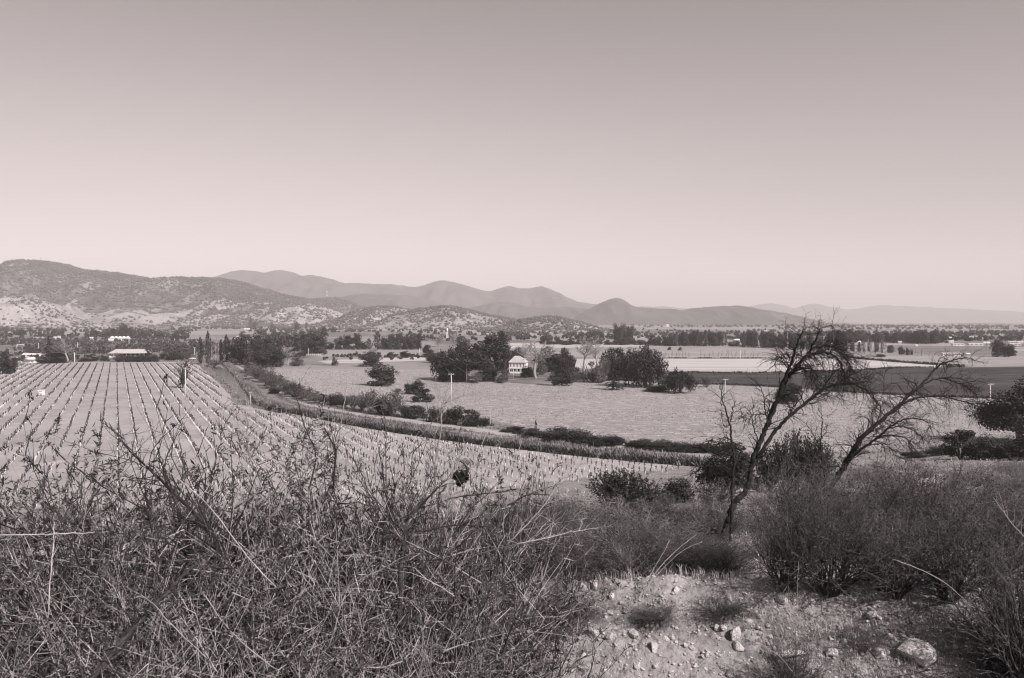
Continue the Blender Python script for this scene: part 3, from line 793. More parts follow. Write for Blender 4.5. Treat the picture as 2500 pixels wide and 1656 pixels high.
def vineyard_tree():
    rng = random.Random(77); rs = np.random.RandomState(77); segs = []; lv = []
    P = dict(step=0.09, wob=0.12, grav=0.04, maxl=3, branch=(1.3, 1.0, 0.8), ang=0.5, ratio=0.55, rmin=0.004, first=0.1, leaf_lvl=2, leaf_n=1, leaf_p=0.5)
    for k in range(4): grow(rng, (0, 0, -0.02), norm((rng.gauss(0, .16), rng.gauss(0, .16), 1)), 0.85, 0.025, 0, segs, lv, P)
    A = np.array([s[1] for s in segs]); sc = np.array([1 / (np.percentile(np.abs(A[:, :2]), 97) * 2)] * 2 + [1 / A[:, 2].max()])
    V, Fc = seg_geo(segs, 4); C = np.array([l[0] for l in lv]) * sc
    Vl, Fl = leaf_geo(C, unit(rs, len(C)), 0.022, rs, 0.8)
    low = clump_leaves(rs, [(0.05 * k - 0.1, 0.04 * (k % 3) - 0.04, 0.12 + 0.05 * k) for k in range(6)], [0.16] * 6, 60, 0.03)
    Vl2 = np.concatenate([Vl, low[0]]); Fl2 = np.concatenate([Fl, low[1] + len(Vl)])
    MODELS['sparse'] = [[('trunk', mesh_np('trunk', V * sc, Fc, M['twig_dark'])), ('crown', mesh_np('crown', Vl2, Fl2, M['leaf_mid']))]]
    NAMES['sparse'] = 'sparse_tree'
vineyard_tree()
tree('sparse', 446, 948, 856, 48, 'half bare tree standing alone among the vineyard rows')
# poplars at the head of the canal
tree('poplar', 489, 889, 822, 15, 'dark narrow poplar with a thick base, leftmost at the head of the canal')
tree('poplar', 508, 890, 808, 17, 'tall ragged poplar, second from the left at the head of the canal', var=1)
for i, (x, t) in enumerate(((517, 822), (524, 818), (531, 825), (500, 830))):
    tree('barepoplar', x, 888, t, 12, 'pale leafless poplar in the clump at the head of the canal', group='bare poplars at the head of the canal')
tree('poplar', 540, 884, 828, 13, 'slim dark poplar left of the tall eucalyptus wood')
tree('poplar', 553, 885, 816, 15, 'taller slim dark poplar touching the eucalyptus wood')
tree('brush', 522, 896, 878, 36, 'grey brush under the bare poplars at the canal', 'bush')
G1 = 'eucalyptus trees of the dense wood beyond the canal'
for x, b, t, w in ((578, 886, 824, 40), (598, 892, 811, 48), (626, 888, 812, 46), (652, 892, 820, 46), (672, 896, 836, 40), (690, 878, 813, 48), (716, 872, 818, 44), (738, 868, 812, 46), (762, 867, 811, 44), (780, 866, 816, 30), (640, 898, 850, 40)):
    tree('euc', x, b, t, w, ('front ' if b > 888 else 'back ') + 'eucalyptus tree of the dense wood, ' + ('at its left end by the poplars' if x < 605 else 'in its left half' if x < 645 else 'in its middle' if x < 700 else 'at its right end by the meadow'), group=G1)
tree('bare', 702, 892, 844, 42, 'pale leafless tree in front of the dense eucalyptus wood')
tree('greyshrub', 728, 894, 868, 34, 'grey rounded shrub right of the pale leafless tree at the wood', 'bush')
tree('greyshrub', 615, 918, 884, 46, 'grey brushy tree on the bank below the eucalyptus wood', 'tree')
tree('brush', 640, 935, 892, 60, 'big grey twiggy bush beside the dirt track, below the eucalyptus wood', 'bush')
tree('brush', 668, 950, 912, 54, 'grey twiggy bush beside the dirt track, second along from the wood', 'bush')
tree('brush', 700, 964, 930, 56, 'grey twiggy bush beside the dirt track, third along from the wood', 'bush')
tree('shrub', 668, 963, 944, 26, 'small dark bush at the edge of the dirt track', 'bush')
tree('brush', 735, 975, 944, 60, 'grey twiggy bush where the track bends, left of the dark round bush', 'bush')
tree('brush', 775, 985, 962, 46, 'low grey bush left of the dark round bush', 'bush')
tree('shrub', 820, 990, 958, 40, 'dark round bush beside the dirt track', 'bush')
tree('brush', 862, 1000, 964, 44, 'pale twiggy bush just right of the dark round bush', 'bush')
tree('brush', 905, 1008, 952, 56, 'tall pale twiggy bush beside the track, middle of three', 'bush')
tree('brush', 958, 1016, 958, 66, 'largest pale twiggy bush, right of three beside the track', 'bush')
tree('greyshrub', 945, 1014, 980, 40, 'low rounded bush between the pale twiggy bushes', 'bush')
tree('shrub', 1018, 1022, 990, 48, 'dark bush left of the tall pole foot beside the track', 'bush')
tree('shrub', 1064, 1030, 992, 46, 'dark bush under the white pole, left part of the thicket', 'bush')
tree('shrub', 1112, 1035, 990, 60, 'dark bush right of the white pole, middle of the thicket', 'bush')
tree('shrub', 1150, 1040, 1000, 50, 'dark bush at the right of the thicket by the white pole', 'bush')
tree('shrub', 1178, 1041, 1018, 50, 'low dark bush at the right end of the thicket', 'bush')
for x, b, t, w, l in ((625, 926, 896, 44, 'grey brush close under the eucalyptus wood, nearest the canal'), (655, 944, 910, 44, 'grey brush between the two big twiggy bushes beside the track'), (685, 956, 922, 40, 'grey brush behind the small dark bush at the track edge'), (718, 970, 936, 44, 'grey brush just before the track bend'), (757, 980, 952, 46, 'grey brush at the track bend'), (795, 987, 964, 40, 'low grey brush touching the dark round bush on its left'), (840, 995, 966, 36, 'low grey brush touching the dark round bush on its right'), (885, 1004, 966, 40, 'grey brush between the pale twiggy bushes by the track'), (930, 1013, 972, 44, 'grey brush filling the gap before the largest pale twiggy bush'), (990, 1019, 988, 40, 'grey brush right of the largest pale twiggy bush')):
    tree('brush' if x % 2 else 'feather', x, b, t, w, l, 'bush')
# the row beyond the first meadow
G2 = 'trees in the row across the meadow beyond the eucalyptus wood'
for x, t, w, k in ((790, 800, 18, 'poplar'), (805, 836, 22, 'broad'), (829, 822, 24, 'euc'), (850, 818, 26, 'euc'), (872, 814, 24, 'euc'), (888, 836, 16, 'broad'), (901, 826, 16, 'poplar'), (922, 808, 22, 'poplar'), (940, 822, 20, 'euc'), (955, 815, 24, 'euc'), (975, 812, 26, 'euc'), (992, 816, 20, 'euc'), (1006, 813, 20, 'euc'), (1022, 815, 16, 'broad')):
    tree(k, x, 854, t, w, {'poplar': 'narrow pointed tree in the row across the far meadow', 'broad': 'low rounded tree in the row across the far meadow', 'euc': 'loose tall tree in the row across the far meadow'}[k], group=G2)
G3 = 'hazy trees at the foot of the hills'
for x, b, t, w, k in ((612, 803, 775, 10, 'poplar'), (622, 803, 785, 12, 'euc'), (664, 803, 790, 10, 'euc'), (725, 806, 786, 14, 'euc'), (748, 806, 788, 6, 'poplar'), (790, 815, 796, 14, 'euc'), (815, 812, 798, 14, 'euc'), (420, 812, 795, 12, 'poplar'), (440, 815, 800, 10, 'poplar'), (15, 812, 796, 10, 'euc'), (30, 812, 800, 8, 'poplar'), (75, 822, 800, 9, 'poplar'), (97, 822, 806, 8, 'euc'), (117, 820, 800, 9, 'poplar'), (132, 820, 802, 12, 'euc'), (152, 820, 800, 10, 'euc'), (50, 820, 806, 26, 'broad'), (300, 824, 790, 20, 'euc'), (316, 824, 800, 14, 'euc'), (232, 822, 806, 26, 'broad'), (280, 822, 802, 22, 'broad')):
    tree(k, x, b, t, w, {'poplar': 'faint narrow tree far off at the foot of the left hills', 'broad': 'faint rounded tree far off at the foot of the left hills', 'euc': 'faint loose tree far off at the foot of the left hills'}[k], group=G3)
tree('bare', 402, 828, 797, 44, 'big hazy leafless tree far behind the barn')
tree('broad', 428, 832, 815, 18, 'small dark round tree right of the hazy leafless tree')
# trees standing in the pasture
tree('euc', 905, 895, 856, 46, 'dark leaning tree in the pasture, behind the bigger tree', var=0)
tree('euc', 932, 942, 886, 62, 'big rounded dark tree alone in the left pasture', var=1)
tree('shrub', 1012, 962, 928, 50, 'dark rounded bush in the pasture, upper of a pair', 'bush')
tree('shrub', 1032, 982, 950, 52, 'dark rounded bush in the pasture, lower of a pair', 'bush')
tree('brush', 970, 962, 948, 26, 'low grey bush left of the pair of dark bushes', 'bush')
tree('broad', 955, 873, 860, 18, 'small round bush by the pale strip across the meadow, left one', 'bush')
tree('broad', 988, 875, 857, 22, 'round bush by the pale strip across the meadow, right one', 'bush')
tree('greyshrub', 818, 893, 866, 16, 'thin young tree with a dark shadow in the far meadow', 'tree')
tree('greyshrub', 870, 868, 857, 10, 'tiny round bush in the far meadow', 'bush')
tree('broad', 925, 872, 860, 12, 'small bush above the leaning pasture tree', 'bush')
# the grove round the white house
tree('broad', 1044, 872, 842, 28, 'round dark tree at the left tip of the grove')
tree('bare', 1072, 866, 812, 44, 'pale leafless tree behind the left end of the grove')
tree('bare', 1112, 862, 812, 44, 'second pale leafless tree behind the left end of the grove')
tree('broad', 1060, 885, 862, 46, 'dark low bush at the left foot of the grove', 'bush')
tree('euc', 1128, 880, 822, 40, 'ragged dark tree behind the low trees of the grove')
tree('weep', 1098, 928, 852, 84, 'low dark drooping tree at the left front of the grove', var=1)
tree('dome', 1145, 933, 852, 104, 'wide spreading tree with pale trunks at the front of the grove', var=0)
tree('greyshrub', 1115, 932, 898, 46, 'grey shrub at the front foot of the grove', 'bush')
tree('dome', 1192, 926, 820, 100, 'large domed dark tree towering over the grove left of the white house', var=1)
tree('broad', 1226, 905, 810, 50, 'tall dark tree just behind the left side of the white house')
tree('broad', 1193, 932, 886, 40, 'dark bush at the foot of the large domed tree', 'bush')
tree('poplar', 1232, 934, 878, 22, 'narrow dark tree in front of the left side of the white house', var=2)
tree('broad', 1265, 893, 848, 34, 'dark tree directly behind the white house roof')
tree('shrub', 1287, 922, 893, 32, 'black round bush hiding the right front of the white house', 'bush')
tree('greyshrub', 1300, 921, 900, 26, 'grey shrub beside the black round bush at the white house', 'bush')
tree('bare', 1308, 924, 830, 84, 'large pale leafless tree right of the white house', var=1)
tree('bare', 1280, 898, 836, 44, 'pale leafless tree behind the right side of the white house')
tree('broad', 1340, 908, 846, 58, 'dark tree behind the large pale leafless tree')
tree('broad', 1378, 905, 850, 42, 'dark pointed tree in the middle of the grove', var=2)
tree('greyshrub', 1395, 915, 868, 44, 'greyish leafy tree in the middle of the grove', 'tree')
tree('broad', 1372, 942, 880, 46, 'dark leafy tree standing forward of the grove, with a long shadow', var=1)
tree('bare', 1424, 916, 818, 78, 'tall pale leafless tree in the right half of the grove', var=2)
tree('bare', 1455, 902, 834, 44, 'pale leafless tree between the grove and the weeping trees')
tree('greyshrub', 1447, 934, 884, 64, 'big round greyish bush left of the small conifer', 'bush')
tree('shrub', 1420, 928, 910, 40, 'dark low bush under the tall pale leafless tree', 'bush')
tree('broad', 1496, 928, 850, 54, 'dark bushy tree, leftmost of the weeping group')
tree('weep', 1532, 928, 856, 64, 'drooping tree in the middle of the weeping group')
tree('greyshrub', 1572, 930, 842, 60, 'fuzzy greyish tree top behind the largest weeping tree', 'tree')
tree('weep', 1578, 945, 850, 96, 'largest weeping tree at the right end of the grove', var=0)
tree('conifer', 1497, 952, 893, 44, 'small tiered conifer in front of the weeping trees')
tree('weep', 1660, 960, 902, 66, 'separate black weeping tree standing right of the grove', var=1)
tree('brush', 1726, 946, 919, 30, 'small thin tree on the edge of the dark field', 'tree')
tree('brush', 1700, 944, 925, 18, 'tiny grey bush at the corner of the dark field', 'bush')
tree('broad', 1925, 985, 934, 58, 'fuzzy round tree in the pasture behind the dead leaning trunk', var=3)
tree('shrub', 1600, 956, 940, 60, 'low dark bush in the shade left of the black weeping tree', 'bush')
for x, b, t, w, k, l in ((1170, 905, 840, 40, 'bare', 'pale leafless tree between the low and the tall trees of the grove'), (1325, 915, 858, 30, 'greyshrub', 'small grey tree behind the trunk of the large pale leafless tree'), (1350, 930, 908, 36, 'greyshrub', 'grey shrub left of the forward dark tree of the grove'),
                      (1404, 934, 906, 34, 'brush', 'grey twiggy shrub right of the forward dark tree of the grove'), (1225, 936, 914, 26, 'greyshrub', 'grey shrub in front of the dark trees left of the white house'), (1165, 936, 908, 30, 'brush', 'grey twiggy shrub at the foot of the spreading tree'),
                      (1475, 930, 872, 34, 'brush', 'grey twiggy tree left of the weeping group'), (1620, 950, 915, 30, 'greyshrub', 'grey shrub between the largest and the separate weeping tree'), (1082, 932, 905, 34, 'shrub', 'dark bush at the left front corner of the grove')):
    tree(k, x, b, t, w, l, 'tree' if 'tree' in l.split(' of ')[0] else 'bush')
# belts of poplars and other trees beyond the fields
rb = random.Random(9)
G4 = 'trees in the long belt beyond the pale fields'
L4 = {'poplar': 'slim dark poplar of the belt beyond the fields', 'euc': 'loose dark tree of the belt beyond the fields', 'barepoplar': 'thin leafless poplar of the belt beyond the fields', 'broad': 'low round tree of the belt beyond the fields'}
def belt_place(x, b):
    if b < 841 and x < 1620: return ', at the foot of the scrubby hill'
    if b < 841: return ', in the fainter back row'
    if x < 1700: return ', left end of the thick part'
    if x < 1765: return ', right end of the thick part'
    if x < 1805: return ', in the gap with the white roof'
    if x < 1900: return ', left of the dead tree'
    if x < 2065: return ', behind the dead tree top'
    return ', in the thinning right end'
def belt(x0, x1, step, base, top, jit, kinds, wid=(10, 18)):
    x = x0
    while x < x1:
        t = (x - x0) / max(x1 - x0, 1); b = base[0] + (base[1] - base[0]) * t; tp = top[0] + (top[1] - top[0]) * t
        k = rb.choice(kinds)
        tree(k, x + rb.uniform(-2, 2), b + rb.uniform(-1, 1), tp + rb.uniform(-jit, jit), rb.uniform(*wid) * (0.75 if 'poplar' in k else 1.15), L4[k] + belt_place(x, b), group=G4)
        x += step * rb.uniform(0.7, 1.3)
belt(1588, 1640, 9, (843, 845), (824, 815), 5, ['euc', 'broad', 'euc'])
belt(1640, 1760, 6.5, (845, 846), (812, 808), 5, ['poplar', 'euc', 'poplar', 'euc'], (11, 17))
belt(1764, 1776, 8, (845, 845), (812, 812), 3, ['poplar'], (9, 12))
belt(1786, 1800, 9, (846, 846), (832, 832), 3, ['broad'], (14, 16))
belt(1812, 1900, 7, (848, 850), (808, 812), 6, ['euc', 'poplar', 'barepoplar', 'euc'], (11, 18))
belt(1900, 2060, 7, (851, 858), (806, 818), 7, ['euc', 'poplar', 'barepoplar', 'euc'], (10, 18))
belt(2060, 2110, 6, (858, 861), (838, 836), 4, ['poplar', 'barepoplar'], (9, 14))
belt(2110, 2165, 5, (860, 862), (824, 832), 5, ['poplar', 'poplar', 'barepoplar'], (10, 14))
belt(2170, 2180, 6, (862, 862), (842, 842), 3, ['poplar'])
belt(2195, 2275, 6, (866, 870), (848, 858), 5, ['barepoplar', 'barepoplar', 'euc'], (6, 9))
belt(1330, 1600, 16, (842, 842), (828, 828), 5, ['broad', 'euc', 'broad'], (14, 26))
belt(1440, 1475, 8, (835, 835), (805, 805), 5, ['euc'], (12, 16))
belt(1505, 1540, 7, (838, 838), (795, 795), 6, ['euc', 'poplar'], (12, 16))
belt(2030, 2100, 9, (838, 838), (808, 808), 5, ['euc', 'broad'], (14, 22))
belt(2100, 2300, 10, (836, 838), (818, 812), 5, ['euc', 'barepoplar', 'broad'], (12, 20))
belt(2238, 2290, 12, (840, 840), (806, 808), 4, ['euc'], (16, 20))
G5 = 'young trees in the thin row along the pale field'
x = 1606
while x < 1858:
    if not (1690 < x < 1705 or 1735 < x < 1770 and rb.random() < 0.5):
        tree('barepoplar', x, 875.5, 862 - rb.uniform(0, 12), rb.uniform(5, 7), 'thin young leafless tree in the row along the pale field', group=G5)
    x += rb.uniform(5, 12)
tree('broad', 1634, 855, 847, 9, 'small dark bush on the upper field, left one of two', 'bush')
tree('broad', 1660, 856, 848, 9, 'small dark bush on the upper field, right one of two', 'bush')
tree('broad', 1522, 843, 832, 13, 'small dark bush in front of the far farm sheds', 'bush')
tree('euc', 2437, 872, 826, 30, 'tall dark tree at the far right, beyond the dark field')
tree('broad', 2462, 872, 842, 34, 'rounded tree right of the tall dark tree at the far right')
tree('barepoplar', 2411, 866, 832, 8, 'thin leafless tree left of the tall dark tree at the far right')
tree('conifer', 2312, 838, 815, 11, 'small pointed tree among the white houses at the far right')
tree('shrub', 2150, 872, 864, 22, 'low bush on the corner of the upper field', 'bush')
# the right edge
def oak():
    p = ground(2490, 1078); D = p[1]
    plant('oak', p, 165 * D / F, (1078 - 922) * D / F, 'dark oak-like tree with a bending trunk at the right edge', 'tree', None, 0)
oak()
for x, b, t, w, l in ((2345, 1122, 1050, 80, 'dense dark bush, leftmost of the thicket at the right edge'), (2410, 1122, 1062, 74, 'dense dark bush in the middle of the thicket at the right edge'), (2470, 1124, 1068, 80, 'dense dark bush at the right end of the thicket under the oak'), (2530, 1124, 1060, 90, 'dense dark bush cut by the right edge of the picture'), (2290, 1112, 1090, 60, 'low dark bush running out left of the right thicket'), (2235, 1118, 1102, 60, 'low dark bush by the pale track, left of the right thicket')):
    tree('shrub', x, b, t, w * 1.15, l, 'bush')
for x, b, t, w, l, k in ((1775, 1196, 1082, 130, 'black bush behind the foot of the leaning dead tree', 'broad'), (1940, 1200, 1052, 92, 'tall dark drooping bush between the two dead trees', 'feather'), (1990, 1200, 1075, 90, 'feathery dark bush right of the tall drooping bush', 'feather'), (1880, 1200, 1090, 90, 'grey brush left of the tall drooping bush', 'brush'), (1520, 1262, 1150, 170, 'large feathery dark bush at the bottom of the slope', 'feather'), (1655, 1226, 1165, 90, 'small dark bush on the slope left of the dead tree', 'shrub'), (1745, 1255, 1172, 110, 'grey brush under the small dead stem', 'brush'), (1600, 1250, 1195, 90, 'grey brush between the two dark bushes on the slope', 'brush')):
    tree(k, x, b, t, w, l, 'bush')
# low dark growth along the pasture edge
for i, (x, b, t, w) in enumerate(((1258, 1056, 1042, 70), (1306, 1066, 1048, 80), (1365, 1076, 1044, 95), (1420, 1082, 1050, 100), (1478, 1088, 1062, 80), (1500, 1089, 1064, 60), (1565, 1094, 1072, 90), (1620, 1098, 1076, 100), (1680, 1101, 1080, 100), (1735, 1105, 1084, 90))):
    tree('shrub', x, b, t, w, 'dark bramble mound on the pasture edge, ' + ('above the pale track bend' if x < 1350 else 'largest stretch in the middle' if x < 1450 else 'between the big mound and the dead stem' if x < 1600 else 'behind the hanging dead twigs'), 'bush', 'bramble mounds along the pasture edge')
# ------------------------------------------------------------------ the vineyard: rows of young vines in white grow tubes
def inside(px, py, poly):
    px = np.asarray(px); py = np.asarray(py); r = np.zeros(len(px), bool)
    for i in range(len(poly)):
        x0, y0 = poly[i - 1]; x1, y1 = poly[i]
        c = (y0 > py) != (y1 > py)
        r ^= c & (px < (x1 - x0) * (py - y0) / ((y1 - y0) or 1e-9) + x0)
    return r

def vine_model(seed):
    rs = np.random.RandomState(seed); b = MB()
    h = rs.uniform(0.85, 1.25)
    b.tube([(0.10, 0.02, -0.02), (0.11 + rs.normal(0, .02), 0.02, h * 0.5), (0.10 + rs.normal(0, .05), 0.02, h)], [0.022, 0.018, 0.010], 4)
    n = 30
    C = np.stack([0.10 + rs.normal(0, 0.06, n), 0.02 + rs.normal(0, 0.06, n), rs.uniform(0.30, h, n)], 1)
    V, Fc = leaf_geo(C, unit(rs, n), 0.085, rs, 0.8)
    b.add(V, [tuple(f) for f in Fc])
    shoot = b.mesh('shoot', M['vine_leaf'])
    t = MB().tube([(0, 0, -0.02), (rs.normal(0, .015), 0, 0.43)], [0.058, 0.055], 6).mesh('grow_tube', M['white_plastic'])
    return shoot, t
M['vine_leaf'] = mat('vine_leaf', 0.06, 0.4, 4.0, objvar=0.25)

def vineyard():
    az = math.atan((284 - 1250) / F / cos(PITCH)); d = np.array([sin(az), cos(az)]); n = np.array([cos(az), -sin(az)])
    k = np.arange(-90, 90); j = np.arange(40, 420)
    K, J = np.meshgrid(k, j, indexing='ij')
    P = n * (K.ravel() * 3.2)[:, None] + d * (J.ravel() * 1.5)[:, None]
    rs = np.random.RandomState(4)
    P = P + rs.normal(0, 0.06, P.shape)
    P = P[P[:, 1] > 60]
    x, y = project(P[:, 0], P[:, 1], 0.0)
    ok = inside(x, y, VINE_PX) & (terr(P[:, 0], P[:, 1], False) < 0.25) & (x > -160)
    ok &= ~((y > 974) & (y < 979)) & ~((y > 996.5) & (y < 1001) & (x < 545)) & ~(y < 890.5)
    ok &= ~((np.abs(x - 446) < 8) & (np.abs(y - 948) < 3))
    # beside the dirt path
    ok &= ~inside(x, y, [(470, 880), (520, 924), (541, 966), (535, 990), (600, 1003), (640, 1010), (700, 1008), (600, 900), (480, 870)])
    P = P[ok]; x = x[ok]; y = y[ok]
    gap = fbm(P[:, 0] / 9, P[:, 1] / 9, 2)
    has_shoot = rs.rand(len(P)) < np.clip(0.86 + 0.7 * gap, 0.4, 0.98)
    has_tube = rs.rand(len(P)) < np.clip(0.84 - 0.5 * gap, 0.4, 0.97)
    keep = has_shoot | has_tube; P = P[keep]; x = x[keep]; y = y[keep]; has_shoot = has_shoot[keep]; has_tube = has_tube[keep]
    lim = np.interp(x, [-50, 0, 200, 300, 650, 900, 1150, 1300, 1700], [1236, 1236, 1215, 1100, 1085, 1150, 1180, 1200, 1175])
    vis = (x > 5) & (x < 1720) & (y < lim)
    order = np.argsort(np.where(vis, P[:, 1], 1e9))
    single = np.zeros(len(P), bool); single[order[:290]] = True
    models = [vine_model(s) for s in range(6)]
    g = 'young vines in white tubes in the vineyard rows'
    for i in np.nonzero(single)[0]:
        s, t = models[i % 6]
        o = obj('young_vine', None, None, (P[i, 0], P[i, 1], float(terr(P[i, 0], P[i, 1], False)) + 0.02), rs.uniform(0, 6.28), (1, 1, rs.uniform(0.85, 1.2)))
        lab = ('young vine, dark shoot beside a white tube' if has_shoot[i] and has_tube[i] else ('young vine with only its white tube showing' if has_tube[i] else 'young vine, dark shoot without a tube')) + (', in the left rows' if x[i] < 700 else ', near the dried flower head' if x[i] < 1250 else ', above the feathery bush' if x[i] < 1560 else ', at the right tip of the vineyard')
        tag(o, lab, 'vine', g)
        if has_shoot[i]: obj('shoot', s, o)
        if has_tube[i]: obj('grow_tube', t, o)
    R = P[~single]; hs = has_shoot[~single]; ht = has_tube[~single]
    # the rest of the rows
    T = R[ht]; z0 = terr(T[:, 0], T[:, 1], False)
    a = np.c_[T, z0]; 
    V, Fc = seg_geo([((p[0], p[1], p[2]), (p[0], p[1], p[2] + 0.45), 0.075, 0.07) for p in a], 4)
    n1 = len(Fc)
    Sx = R[hs]; z1 = terr(Sx[:, 0], Sx[:, 1], False)
    hh = rs.uniform(0.9, 1.5, len(Sx))
    C = np.concatenate([np.c_[Sx + rs.normal(0, 0.07, Sx.shape) + [0.16, 0], z1 + hh * f] for f in (0.3, 0.45, 0.6, 0.75, 0.92)])
    V2, F2 = leaf_geo(C, unit(rs, len(C)) * [1, 1, 0.4], 0.18, rs, 0.7, np.tile([0.1, 0, 1.0], (len(C), 1)))
    me = mesh_np('vine_rows', np.concatenate([V, V2]), np.concatenate([Fc, F2 + len(V)]), [M['white_plastic'], M['vine_leaf']], False, np.r_[np.zeros(n1, int), np.ones(len(F2), int)])
    tag(obj('vine_rows', me), kind='stuff')
    # tufts of weed on the bare soil
    W_ = []
    xs = rs.uniform(-90, 40, 2600); ys = rs.uniform(95, 420, 2600); px, py = project(xs, ys, 0)
    q = inside(px, py, VINE_PX) & (terr(xs, ys, False) < 0.1) & (fbm(xs / 22, ys / 22, 3) > -0.05)
    Pw = np.c_[xs[q], ys[q], np.full(q.sum(), 0.05)]
    Pw = np.repeat(Pw, 4, 0) + rs.normal(0, 0.14, (len(Pw) * 4, 3)) * [1, 1, 0.3]
    V, Fc = leaf_geo(Pw, unit(rs, len(Pw)) + [0, 0, 0.6], 0.12, rs, 0.7)
    tag(obj('vineyard_weeds', mesh_np('vineyard_weeds', V, Fc, M['leaf_mid'])), kind='stuff')
    return len(P)
NV = vineyard()

# ------------------------------------------------------------------ reeds and grass along the canal
def band_points(px, width, per_m, seed):
    L = world_line(px, 12); rs = np.random.RandomState(seed)
    T = np.gradient(L, axis=0); T /= np.linalg.norm(T, axis=1, keepdims=True); N = np.stack([T[:, 1], -T[:, 0]], 1)
    ln = np.linalg.norm(np.diff(L, axis=0), axis=1); cum = np.r_[0, np.cumsum(ln)]
    n = int(cum[-1] * per_m); s = rs.uniform(0, cum[-1], n)
    px_ = np.interp(s, cum, L[:, 0]); py_ = np.interp(s, cum, L[:, 1]); nx = np.interp(s, cum, N[:, 0]); ny = np.interp(s, cum, N[:, 1])
    w = np.interp(s / cum[-1], np.linspace(0, 1, len(width)), width) if isinstance(width, (list, tuple)) else width
    o = rs.uniform(-0.5, 0.5, n) * w
    return np.c_[px_ + nx * o, py_ + ny * o], rs, s

def reeds(name, px, width, per_m, h, m, seed, base=0.0, blade=0.10, clump=6.0, spread=0.35):
    P, rs, s = band_points(px, width, per_m, seed)
    c = 0.5 + 0.5 * fbm(P[:, 0] / clump, P[:, 1] / clump, 3)
    keep = rs.rand(len(P)) < np.clip(c * 2.2 - 0.4, 0.05, 1); P = P[keep]; c = c[keep]
    hh = h * rs.uniform(0.45, 1.15, len(P)) * (0.6 + 0.7 * c)
    A = np.c_[rs.normal(0, spread, (len(P), 2)), np.ones(len(P))]
    C = np.c_[P, base + hh * 0.45]
    N = np.c_[rs.normal(0, 1, (len(P), 2)), rs.normal(0.35, 0.3, len(P))]
    N = N / np.linalg.norm(N, axis=1, keepdims=True); A = A / np.linalg.norm(A, axis=1, keepdims=True)
    B = np.cross(N, A); B /= np.linalg.norm(B, axis=1, keepdims=True)
    w = (blade * rs.uniform(0.6, 1.5, len(P)))[:, None]; a = A * (hh * 0.55)[:, None]
    V = np.stack([C - a - B * w, C - a + B * w, C + a * 0.6 + B * w * 0.9, C + a - B * w * 0.2], 1)
    Fc = (np.arange(len(P)) * 4)[:, None] + np.arange(4)[None]
    tag(obj(name, mesh_np(name, V.reshape(-1, 3), Fc, m)), kind='stuff')
M['reed'] = mat('reed', 0.20, 0.6, 0.25, 0.8, 0.1, coords='Object', detail=8)
M['reed_dark'] = mat('reed_dark', 0.06, 0.4, 0.4)
reeds('canal_reeds', [(548, 888), (585, 920), (610, 952), (640, 984), (700, 1003), (800, 1023), (900, 1041), (1100, 1072), (1300, 1096), (1500, 1118), (1720, 1138)], [3, 4, 4, 3.8, 3.6, 3.6, 3.6, 3.8], 110, 1.7, M['reed'], 1, 0.05, 0.10, 3.0, 0.6)
reeds('canal_undergrowth', [(660, 1000), (700, 1006), (800, 1026), (900, 1045), (1100, 1076), (1300, 1100), (1500, 1122), (1720, 1140)], 1.5, 70, 1.25, M['reed_dark'], 2, 0.0, 0.14, 2.5, 0.5)
reeds('bank_grass', [(500, 897), (540, 932), (572, 966), (604, 990), (650, 1001)], [4, 4, 3, 2], 14, 0.5, M['reed'], 3, 0.05, 0.12, 3.0)
reeds('track_verge', [(590, 892), (625, 918), (655, 945), (690, 975), (760, 998), (900, 1023), (1100, 1050), (1300, 1074), (1500, 1098), (1740, 1122)], 2.2, 26, 0.6, M['reed'], 4, 0.05, 0.09, 3.0)
reeds('pasture_verge', [(760, 985), (900, 1008), (1000, 1018), (1180, 1044), (1300, 1058), (1500, 1082), (1740, 1104), (1900, 1112), (2200, 1108)], 3.0, 26, 0.55, M['reed'], 5, 0.05, 0.09, 3.0)

def tufts(name, poly, n, size, m, seed, z=0.06):
    rs = np.random.RandomState(seed); G = np.array([flat(x, y, 0)[:2] for x, y in poly])
    lo = G.min(0); hi = G.max(0); hi[1] = min(hi[1], 420); lo[0] = max(lo[0], -110); hi[0] = min(hi[0], 240)
    P = rs.uniform(lo, hi, (n, 2)); px, py = project(P[:, 0], P[:, 1], 0)
    k = inside(px, py, poly) & (fbm(P[:, 0] / 30, P[:, 1] / 12, 4) + rs.normal(0, 0.25, n) > -0.1) & (px > -50) & (px < 2560) & (terr(P[:, 0], P[:, 1], False) < 0.1); P = P[k]
    A = np.c_[rs.normal(0, 0.5, (len(P), 2)), np.ones(len(P))]
    N = np.c_[rs.normal(0, 1, (len(P), 2)), rs.normal(0.2, 0.2, len(P))]
    V, Fc = leaf_geo(np.c_[P, np.full(len(P), z + size * 0.6)], N, size, rs, 0.6, A)
    tag(obj(name, mesh_np(name, V, Fc, m)), kind='stuff')
PAST = [(660, 905), (1050, 906), (1290, 942), (1500, 936), (1690, 942), (1900, 952), (2090, 966), (2600, 985), (2600, 1100), (2300, 1100), (1740, 1098), (1400, 1066), (1200, 1038), (1000, 1005), (830, 985), (700, 955)]
tufts('pasture_stubble', PAST, 150000, 0.13, M['straw'], 5)
tufts('pasture_weeds', PAST, 50000, 0.12, M['leaf_scrub'], 6)
reeds('field_verge', [(1690, 938), (1800, 941), (1900, 946), (2090, 960), (2300, 969), (2560, 978)], 3.0, 10, 0.7, M['leaf_mid'], 6, 0.1, 0.25, 6.0, 0.7)
reeds('field_verge', [(1660, 910), (1760, 912), (1860, 911), (2060, 906), (2200, 899), (2350, 897)], 3.0, 10, 0.9, M['leaf_mid'], 7, 0.1, 0.3, 6.0, 0.7)
